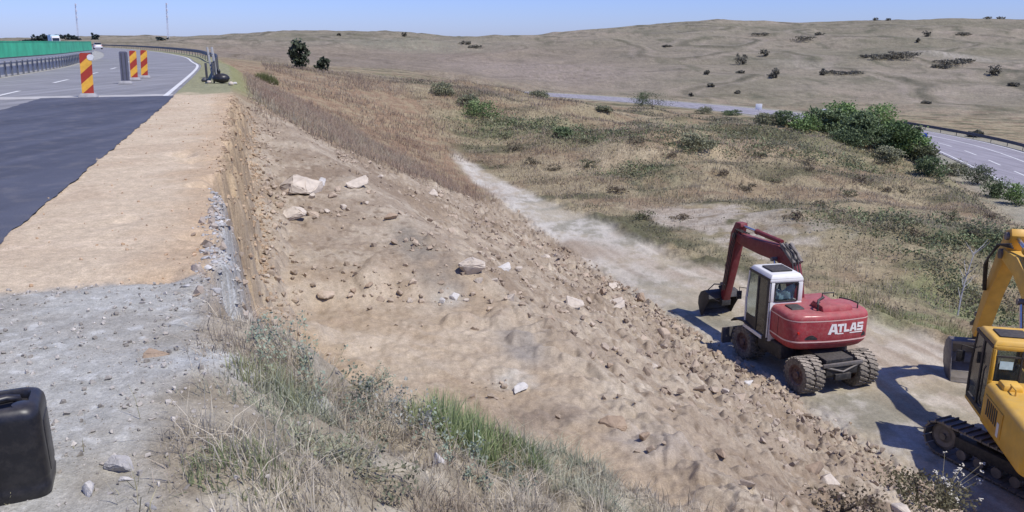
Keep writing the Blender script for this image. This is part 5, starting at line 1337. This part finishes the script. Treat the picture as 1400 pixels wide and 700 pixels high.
MB().box(((x0 + x1) / 2, .62, 2.965), (.6, .5, .04)).build('roof_hatch', M_BLACK, ycab, bevel=.015)
# boom and stick
bx = .16
b = MB(); plate(b, [(.75, 1.5), (1.25, 2.62), (2.0, 3.45), (3.1, 3.88), (4.0, 3.95)], [.40, .54, .60, .46, .28], bx - .22, bx + .22)
ybo = b.build('boom', M_YEL, yel, bevel=.02); _pm[ybo.name] = M_YEL
for x in (bx - .34, bx + .34): ram('boom_cylinder', ybo, x, (1.15, 1.4), (2.0, 3.3), .085)
ram('stick_cylinder', ybo, bx, (1.85, 3.95), (3.9, 4.45), .09, .62)
b = MB()
for x in (bx - .36, bx + .30): b.prism([(.4, 1.1), (1.3, 1.1), (1.1, 1.7), (.75, 1.78), (.5, 1.6)], 'x', x, x + .06)
b.build('boom_bracket', M_YEL, yel, bevel=.01)
b = MB(); plate(b, [(3.72, 4.58), (3.94, 4.43), (4.20, 3.90), (4.78, 2.80), (5.36, 1.32)], [.20, .42, .54, .42, .26], bx - .18, bx + .18)
yst = b.build('stick', M_ORA, yel, bevel=.02); _pm[yst.name] = M_YEL
MB().cyl((bx - .27, 4.05, 3.95), (bx + .27, 4.05, 3.95), .13, 18).build('pivot_pin', M_STEEL, yst); MB().cyl((bx - .25, 3.88, 4.45), (bx + .25, 3.88, 4.45), .10, 16).build('pivot_pin', M_STEEL, yst)
ram('bucket_cylinder', yst, bx, (4.62, 3.8), (5.68, 1.8), .075, .6)
b = MB(); b.box((bx, 5.58, 1.6), (.3, .5, .09), (-.6, 0, 0)); b.box((bx, 5.62, 1.3), (.12, .12, .6), (.3, 0, 0)); b.build('linkage', M_BLACK, yst, bevel=.01)
for k in range(3):
    x = bx - .20 - .03 * k
    MB().tube([(x + .05, 3.55, 4.22 + .05 * k), (x - .12, 3.95, 4.2), (x - .20, 4.4, 3.75 - .1 * k), (x - .10, 4.62, 3.2), (x, 4.82, 2.75)], .024, 7).build('hose', M_HOSE, yst)
MB().tube([(bx + .2, 3.6, 3.72), (bx + .15, 3.5, 3.42), (bx + .05, 3.3, 3.32), (bx, 3.0, 3.58)], .024, 7).build('hose', M_HOSE, ybo)
ybk = bucket_mb(1.15, 1.08).build('bucket', M_STEEL, yel, bevel=.008)
ybk.location = (bx - .05, 5.40, .92); ybk.rotation_euler = (-.12, 0, 0)
for k in range(5):
    MB().prism([(-.22 * 1.15, -.955 * 1.15), (-.22 * 1.15, -.885 * 1.15), (-.46 * 1.15, -.93 * 1.15)], 'x', -.5 + .25 * k - .045, -.5 + .25 * k + .045).build('tooth', M_STEEL, ybk)
MB().tube([(x0 + .05, 1.36, 2.3), (x0 - .2, 1.46, 2.34), (x0 - .2, 1.46, 2.1)], .015, 6).build('mirror_arm', M_BLACK, ycab)
MB().box((x0 - .2, 1.45, 2.06), (.18, .03, .28)).build('mirror', M_BLACK, ycab, bevel=.01)
# ------------------------------------------------------------------ road furniture
M_GALV = mat('galvanised_steel', (.42, .43, .44), .5, metal=.35, var=.15, scale=3, dust=.2)
M_OLDGALV = mat('dull_galvanised_steel', (.20, .205, .215), .6, metal=.3, var=.2, scale=4, dust=.2)
M_DGALV = mat('shaded_rail', (.075, .075, .088), .6, metal=.2, var=.25, scale=2)  # galvanised steel darkened: the road rail's shadow side is put into the colour
M_POST = mat('dark_post', (.085, .085, .09), .6, metal=.2, var=.2)
M_GREEN = mat('green_screen', (.05, .46, .23), .6, var=.22, scale=.9)
M_CONC = mat('concrete', (.50, .48, .45), .9, var=.15, scale=2, bump=.3)
M_PLAST = mat('black_plastic', (.010, .010, .013), .36, var=.2, scale=8, spec=.5, dust=.16, dustcol=(.2, .17, .14))
M_GREYP = mat('grey_panel', (.115, .115, .15), .6, var=.12, scale=5)

def stripes(name):
    m, nt, b = new_mat(name); tc = N(nt, 'ShaderNodeTexCoord'); s = N(nt, 'ShaderNodeSeparateXYZ'); nt.links.new(tc.outputs['Object'], s.inputs[0])
    a = N(nt, 'ShaderNodeMath', operation='MULTIPLY_ADD'); nt.links.new(s.outputs['X'], a.inputs[0]); a.inputs[1].default_value = -.95; nt.links.new(s.outputs['Z'], a.inputs[2])
    f = N(nt, 'ShaderNodeMath', operation='MULTIPLY'); nt.links.new(a.outputs[0], f.inputs[0]); f.inputs[1].default_value = 1 / .59
    f2 = N(nt, 'ShaderNodeMath', operation='ADD'); nt.links.new(f.outputs[0], f2.inputs[0]); f2.inputs[1].default_value = .8
    fr_ = N(nt, 'ShaderNodeMath', operation='FRACT'); nt.links.new(f2.outputs[0], fr_.inputs[0])
    g = N(nt, 'ShaderNodeMath', operation='GREATER_THAN'); nt.links.new(fr_.outputs[0], g.inputs[0]); g.inputs[1].default_value = .5
    n = noise_node(nt, 9, 5); d = maprange(nt, n.outputs['Fac'], .3, .7, .85, 1.1)
    c = mixc(nt, g.outputs[0], (.82, .43, .05), (.40, .045, .022)); c = mixc(nt, 1.0, c, d, 'MULTIPLY')
    nt.links.new(c, b.inputs['Base Color']); b.inputs['Roughness'].default_value = .5; return m
M_STRIPES = stripes('red_yellow_stripes')
def delineator(px, py, label, front=True, w_=.29, h=1.13, tilt=0):
    d = ray(px, py); t = -EYE / d[2]; X, Y = d[0] * t, d[1] * t
    root = empty('delineator_panel', (X, Y, -.012), math.atan2(-X, Y) * .6); tag(root, label, 'traffic panel', 'striped panels on the road' if front else None)
    fo = MB().hexa([(-.26, -.2, 0), (.26, -.2, 0), (.26, .2, 0), (-.26, .2, 0)], [(-.2, -.14, .11), (.2, -.14, .11), (.2, .14, .11), (-.2, .14, .11)]).build('foot', mat('recycled_foot', (.30, .29, .29), .9, var=.2), root, bevel=.015)
    pr = [(-w_ / 2, 0)] + [(-w_ / 2 + .06 - .06 * math.cos(a), h - .06 + .06 * math.sin(a)) for a in np.linspace(0, math.pi / 2, 6)] + [(w_ / 2 - .06 + .06 * math.sin(a), h - .06 + .06 * math.cos(a)) for a in np.linspace(0, math.pi / 2, 6)] + [(w_ / 2, 0)]
    p = MB().prism(pr, 'y', -.022, .022).build('panel', M_STRIPES if front else M_GREYP, root, smooth=0)
    p.location = (0, 0, .11); p.rotation_euler = (0, tilt, 0)
    if not front:
        for sx in (-.07, .07): MB().box((sx, -.03, h * .5), (.03, .016, h * .9)).build('stiffener', M_POST, p)
    return root
first = delineator(121, 132, 'nearest red and yellow striped panel, alone left of the others on the dark asphalt edge', tilt=.055, w_=.32, h=1.18)
delineator(172, 114, 'grey panel seen from behind, left of the two far striped panels', False, w_=.31, tilt=.03)
delineator(184, 109, 'striped red and yellow panel right next to the grey panel', tilt=.05, w_=.28)
delineator(198, 106, 'rightmost striped red and yellow panel in the road', tilt=.07, w_=.28)

MB().cyl((.19, -.03, 1.16), (.19, .03, 1.16), .09, 20).build('warning_lamp', M_WHITE, first)

# w-beam guard rails
def beam_profile(s=1.0): return [(.0, .16 * s), (.03, .15 * s), (.08, .10 * s), (.08, .06 * s), (.02, .02 * s), (.02, -.02 * s), (.08, -.06 * s), (.08, -.10 * s), (.03, -.15 * s), (0, -.16 * s)]
def guardrail(path, l0, l1, w, z, label, post_step, m, mp, side=-1, zf=None, name='guardrail', ph=.78, maxpost=95, s=1.0):
    root = empty(name, (0, 0, 0)); tag(root, label, 'guardrail')
    n = max(8, int((l1 - l0) / 2.0)); l = np.linspace(l0, l1, n); pr = beam_profile(s); V = []
    for a, h in pr:
        X, Y = path.at(l, w + side * (a - .05)); V.append(np.stack([X, Y, z + ph - .16 * s + h + 0 * l], 1))
    V = np.concatenate(V); k = len(pr)
    q = [(j * n + i, j * n + i + 1, (j + 1) * n + i + 1, (j + 1) * n + i) for j in range(k - 1) for i in range(n - 1)]
    X0, Y0 = path.at(np.array([l0]), w); root.location = (float(X0[0]), float(Y0[0]), z); off = np.array([float(X0[0]), float(Y0[0]), z])
    np_obj('rail', V - off, q, m, root, smooth=True)
    lp = np.arange(l0 + .4, l1, post_step)[:maxpost]; X, Y = path.at(lp, w - side * .06); X2, Y2 = path.at(lp + .5, w - side * .06)
    me = None
    for x, y, x2, y2 in zip(X, Y, X2, Y2):
        if me is None:
            o = MB().box((0, 0, ph / 2 - .15), (.06, .10, ph + .3)).build('post', mp, root, bevel=.006); me = o.data
        else: o = link(bpy.data.objects.new('post', me), root)
        o.location = (x - off[0], y - off[1], 0); o.rotation_euler = (0, 0, math.atan2(-(x2 - x), y2 - y))
    return root
near_rail = guardrail(ROAD, road_l(34.5), 420, .95, 0, 'dark guardrail curving along the right side of the road into the distance', 4.0, M_DGALV, M_POST)
guardrail(HW, 30, 132, 6.3, HWZ, 'dark guardrail on the far side of the right carriageway', 4.0, M_DGALV, M_POST, s=1.4, ph=.85)

# median barrier with green screen
mb = empty('median_barrier', (0, 0, 0)); l0, l1, wm = road_l(8), road_l(88), -8.7
X0, Y0 = ROAD.at(np.array([l0]), wm); off = np.array([float(X0[0]), float(Y0[0]), 0]); mb.location = tuple(off)
tag(mb, 'median guardrail on close dark posts topped by a long bright green screen', 'barrier')
def wallstrip(name, w, z0, z1, m, th, parent):
    n = 120; l = np.linspace(l0, l1, n); V = []
    for a, z in ((-th, z0), (-th, z1), (th, z1), (th, z0)):
        X, Y = ROAD.at(l, w + a); V.append(np.stack([X, Y, z + 0 * l], 1) - off)
    V = np.concatenate(V); q = [(j * n + i, j * n + i + 1, ((j + 1) % 4) * n + i + 1, ((j + 1) % 4) * n + i) for j in range(4) for i in range(n - 1)]
    q += [(0, n, 2 * n, 3 * n), (n - 1, 4 * n - 1, 3 * n - 1, 2 * n - 1)]
    return np_obj(name, V, q, m, parent)
scr = wallstrip('screen', wm, .86, 1.60, M_GREEN, .025, mb)
cap = wallstrip('top_rail', wm, 1.60, 1.635, M_GREEN, .04, scr)
wallstrip('rail', wm + .12, .70, .80, M_GALV, .05, mb); wallstrip('rail', wm, .80, .86, M_POST, .03, mb)
wallstrip('kerb', wm - .13, -.04, .60, M_CONC, .06, mb)
me = None
lp = np.arange(l0 + 8, l1, 1.25)[:90]; X, Y = ROAD.at(lp, wm)
for x, y in zip(X, Y):
    if me is None: o = MB().box((0, 0, .33), (.055, .08, .76)).build('post', M_OLDGALV, mb, bevel=.008); me = o.data
    else: o = link(bpy.data.objects.new('post', me), mb)
    o.location = (x - off[0], y - off[1], 0); o.rotation_euler = (0, 0, HD)

# rail end, posts and the heap on the verge
def at_z(px, py, z=0.):
    d = ray(px, py); t = (z - EYE) / d[2]; return d[0] * t, d[1] * t
X, Y = at_z(293, 108, -.03)
re_ = empty('rail_end', (X, Y, -.05), HD); tag(re_, 'tall grey steel rail end standing on the verge at the head of the dark guardrail', 'guardrail end')
MB().hexa([(-.10, -.04, 0), (-.02, -.04, 0), (-.02, .05, 0), (-.10, .05, 0)], [(-.24, .5, 1.42), (-.15, .5, 1.42), (-.15, .58, 1.42), (-.24, .58, 1.42)]).build('post', M_OLDGALV, re_, bevel=.008)
MB().hexa([(.06, -.04, 0), (.17, -.04, 0), (.17, .03, 0), (.06, .03, 0)], [(-.06, .5, 1.42), (.05, .5, 1.42), (.05, .57, 1.42), (-.06, .57, 1.42)]).build('post', M_OLDGALV, re_, bevel=.008)
b = MB(); b.box((-.02, .27, .72), (.22, .05, .07)); b.box((-.06, .40, 1.08), (.2, .05, .07)); b.build('cross_piece', M_POST, re_)
MB().box((-.32, .25, .35), (.10, .12, .75)).build('post', M_DGALV, re_, bevel=.01)
X, Y = at_z(303, 114, 0); Z = float(H(X, Y)[0])
bag = empty('refuse_bag', (X, Y, Z)); tag(bag, 'black bag slumped on the verge at the foot of the grey rail end', 'bag')
def blob(name, c, r, m, parent, seed, n=2):
    bm = bmesh.new(); bmesh.ops.create_icosphere(bm, subdivisions=3, radius=1); rnd = random.Random(seed)
    ds = [Vector((rnd.gauss(0, 1), rnd.gauss(0, 1), rnd.gauss(0, 1))).normalized() for _ in range(14)]
    for v in bm.verts:
        k = 1 + sum(.10 * max(0, v.co.dot(d) - .5) * s for d, s in zip(ds, [1, -1.6] * 7)) + rnd.gauss(0, .015)
        p = v.co * k; v.co = (c[0] + p.x * r[0], c[1] + p.y * r[1], max(c[2] - r[2] * .85, c[2] + p.z * r[2]))
    me = bpy.data.meshes.new(name); bm.to_mesh(me); bm.free(); me.materials.append(m); me.shade_smooth(); return link(bpy.data.objects.new(name, me), parent)
blob('sack', (0, 0, .18), (.34, .26, .20), M_PLAST, bag, 3); blob('knot', (-.1, .05, .44), (.08, .07, .12), M_PLAST, bag, 4)
for k, (px, py, r, lab) in enumerate(((286, 114, .09, 'white lump left of the black bag at the rail end'), (316, 117, .10, 'pale lump right of the black bag on the verge'), (280, 112, .12, 'dark lump at the left foot of the grey rail end'))):
    X, Y = at_z(px, py, 0); Z = float(H(X, Y)[0]); o = blob('sack', (0, 0, r * .7), (r * 1.1, r, r * .8), M_R2 if k < 2 else M_POST, None, 8 + k); o.location = (X, Y, Z); tag(o, lab, 'sack')

# far car, lorry, masts, signs
def on_road(px, py, z=-.02): return at_z(px, py, z)
X, Y = on_road(134, 67.2); hdg = math.atan2(-X, Y) + .06
car = empty('car', (X, Y, -.02), hdg); tag(car, 'small white car far off at the bend, right of the green screen', 'car')
sec = [(-2.0, .35, .55, .80), (-1.9, .28, .95, .84), (-1.3, .25, 1.02, .86), (-.6, .25, 1.0, .86), (.8, .25, .95, .86), (1.7, .27, .78, .82), (2.05, .35, .55, .72)]
b = MB(); b.loft([[(-w_, y, z0), (w_, y, z0), (w_ * .98, y, z0 * .4 + z1 * .6), (w_ * .86, y, z1), (-w_ * .86, y, z1), (-w_ * .98, y, z0 * .4 + z1 * .6)] for y, z0, z1, w_ in sec]); body = b.build('body', M_WHITE, car, bevel=.03)
b = MB(); b.hexa([(-.74, -1.7, .98), (.74, -1.7, .98), (.74, .95, .95), (-.74, .95, .95)], [(-.58, -1.15, 1.42), (.58, -1.15, 1.42), (.58, .25, 1.44), (-.58, .25, 1.44)]); b.build('window_band', M_DGLASS, body, bevel=.04)
MB().box((0, -.45, 1.45), (1.14, 1.36, .04)).build('roof', M_WHITE, body, bevel=.02)
for sx in (-1, 1):
    for y in (-1.25, 1.3): tyre(car, (sx * .78, y, .31), .31, .2, 0, out=sx)
    MB().box((sx * .66, -1.98, .75), (.26, .06, .14)).build('tail_light', M_LIGHT, car, bevel=.01)
d = ray(76, 60); t = 262; X, Y = d[0] * t, d[1] * t
lor = empty('lorry', (X, Y, -.02), .62); tag(lor, 'pale blue and white lorry showing above the green screen', 'lorry')
M_LB = mat('pale_blue_tarpaulin', (.42, .62, .72), .5, var=.12, scale=.8)
MB().box((0, 3.4, 2.35), (2.5, 7.5, 2.8)).build('trailer', M_LB, lor, bevel=.06)
b = MB(); b.hexa([(-1.2, -2.6, .6), (1.2, -2.6, .6), (1.2, -.7, .6), (-1.2, -.7, .6)], [(-1.15, -2.35, 3.3), (1.15, -2.35, 3.3), (1.15, -.7, 3.5), (-1.15, -.7, 3.5)]); cb = b.build('cab', M_WHITE, lor, bevel=.08)
MB().box((0, -2.50, 2.35), (2.0, .06, .85), (-.09, 0, 0)).build('windscreen', M_DGLASS, cb)
MB().box((0, 3.0, .8), (1.0, 8, .25)).build('chassis', M_BLACK, lor)
for sx in (-1, 1):
    for y in (-1.7, 1.2, 4.6, 5.8): tyre(lor, (sx * 1.05, y, .5), .5, .3, 0, out=sx)
def mast(px, top, t, label, m):
    d = ray(px, 54); X, Y = d[0] * t, d[1] * t; Z = float(H(X, Y)[0]); h = (54 - top) * t / F + 2
    r = empty('lattice_mast', (X, Y, Z), rot=(0, .05, 0)); tag(r, label, 'mast'); b = MB(); s = .55
    n = 12
    for a in range(3):
        c0, c1 = (s * math.cos(a * 2.094), s * math.sin(a * 2.094)), (s * math.cos(a * 2.094 + 2.094), s * math.sin(a * 2.094 + 2.094))
        b.tube([(c0[0], c0[1], 0), (c0[0] * .5, c0[1] * .5, h)], .09, 5)
        for k in range(n):
            z0, z1 = h * k / n, h * (k + 1) / n; f0, f1 = 1 - .5 * k / n, 1 - .5 * (k + 1) / n
            p, q = (c0, c1) if k % 2 else (c1, c0); b.tube([(p[0] * f0, p[1] * f0, z0), (q[0] * f1, q[1] * f1, z1)], .05, 4)
    b.build('lattice', m, r, smooth=0)
    for z in (.62, .8, .97): MB().cyl((.5, -.3, h * z - .5), (.5, -.3, h * z + .5), .32, 10).build('antenna', m, r)
M_MAST = mat('mast_paint', (.62, .63, .68), .6, var=.1)
mast(107, 12, 430, 'thin pale lattice mast on the horizon, left of the two', M_MAST); mast(230, 12, 430, 'thin pale lattice mast on the horizon, right of the two', M_MAST)
def sign(px, py, hpx, label, cols, wm_=.8, hm=.8, t=None):
    X, Y, Z, T = hit(px, py); h = hpx * T / F
    r = empty('road_sign', (X, Y, Z), math.atan2(-X, Y)); tag(r, label, 'road sign')
    MB().cyl((0, 0, -.2), (0, 0, h), .05, 8).build('post', M_GALV, r)
    MB().box((0, -.07, h - hm / 2), (wm_, .03, hm)).build('board', mat('sign_face', cols, .5, var=.05), r, bevel=.01)
sign(1262, 204, 22, 'small blue sign with pole at the start of the visible right carriageway', (.05, .10, .42), .6, .7)
sign(1037, 152, 10, 'white square sign above the motorway strip in the middle distance', (.75, .75, .72), 1.3, 1.2)
sign(1129, 158, 9, 'white sign just above the left trees of the thicket', (.75, .74, .7), 1.6, 1.0)
sign(1163, 164, 10, 'pale sign between the two tall trees of the thicket', (.7, .58, .5), 1.5, 1.2)

# black canister
X, Y = at_z(20, 670, 0); Z = float(H(X, Y)[0])
can = empty('canister', (X, Y, Z - .012), math.radians(24)); tag(can, 'glossy black plastic canister standing on the gravel at the left edge', 'canister')
def rrect(w_, d_, r, z, n=6):
    p = []
    for cx, cy, a0 in ((w_ / 2 - r, d_ / 2 - r, 0), (-w_ / 2 + r, d_ / 2 - r, 90), (-w_ / 2 + r, -d_ / 2 + r, 180), (w_ / 2 - r, -d_ / 2 + r, 270)):
        for i in range(n + 1): a = math.radians(a0 + 90 * i / n); p.append((cx + r * math.cos(a), cy + r * math.sin(a), z))
    return p
W_, D_ = .27, .245
K = .86
rings = [rrect(W_ - d_, D_ - d_, r_, z_ * K) for d_, r_, z_ in ((.04, .04, 0), (.008, .045, .02), (0, .05, .06), (.005, .05, .07), (.005, .05, .10), (0, .05, .11), (.003, .05, .30), (0, .05, .37), (.006, .05, .395), (.024, .05, .415), (.05, .05, .424), (.075, .045, .425), (.085, .042, .418), (.092, .04, .385), (.12, .03, .378))]
body = MB().loft(rings).build('body', M_PLAST, can, smooth=50)
MB().tube([(-.10, -.03, .36 * K), (-.09, -.02, .41 * K), (-.05, 0, .418 * K), (.02, .02, .418 * K), (.05, .03, .41 * K), (.058, .035, .36 * K)], [.015, .016, .016, .016, .016, .015], 10).build('handle', M_PLAST, body, smooth=60)
MB().cyl((.075, -.06, .37 * K), (.075, -.06, .425 * K), .030, 22).build('cap', M_PLAST, body, bevel=.004)
MB().cyl((-.07, .07, .37 * K), (-.07, .07, .415 * K), .020, 18).build('cap', M_PLAST, body, bevel=.004)
for sx in (-1, 1): MB().box((sx * (W_ / 2 - .001), 0, .19), (.006, .12, .20)).build('side_rib', M_PLAST, body, bevel=.003)
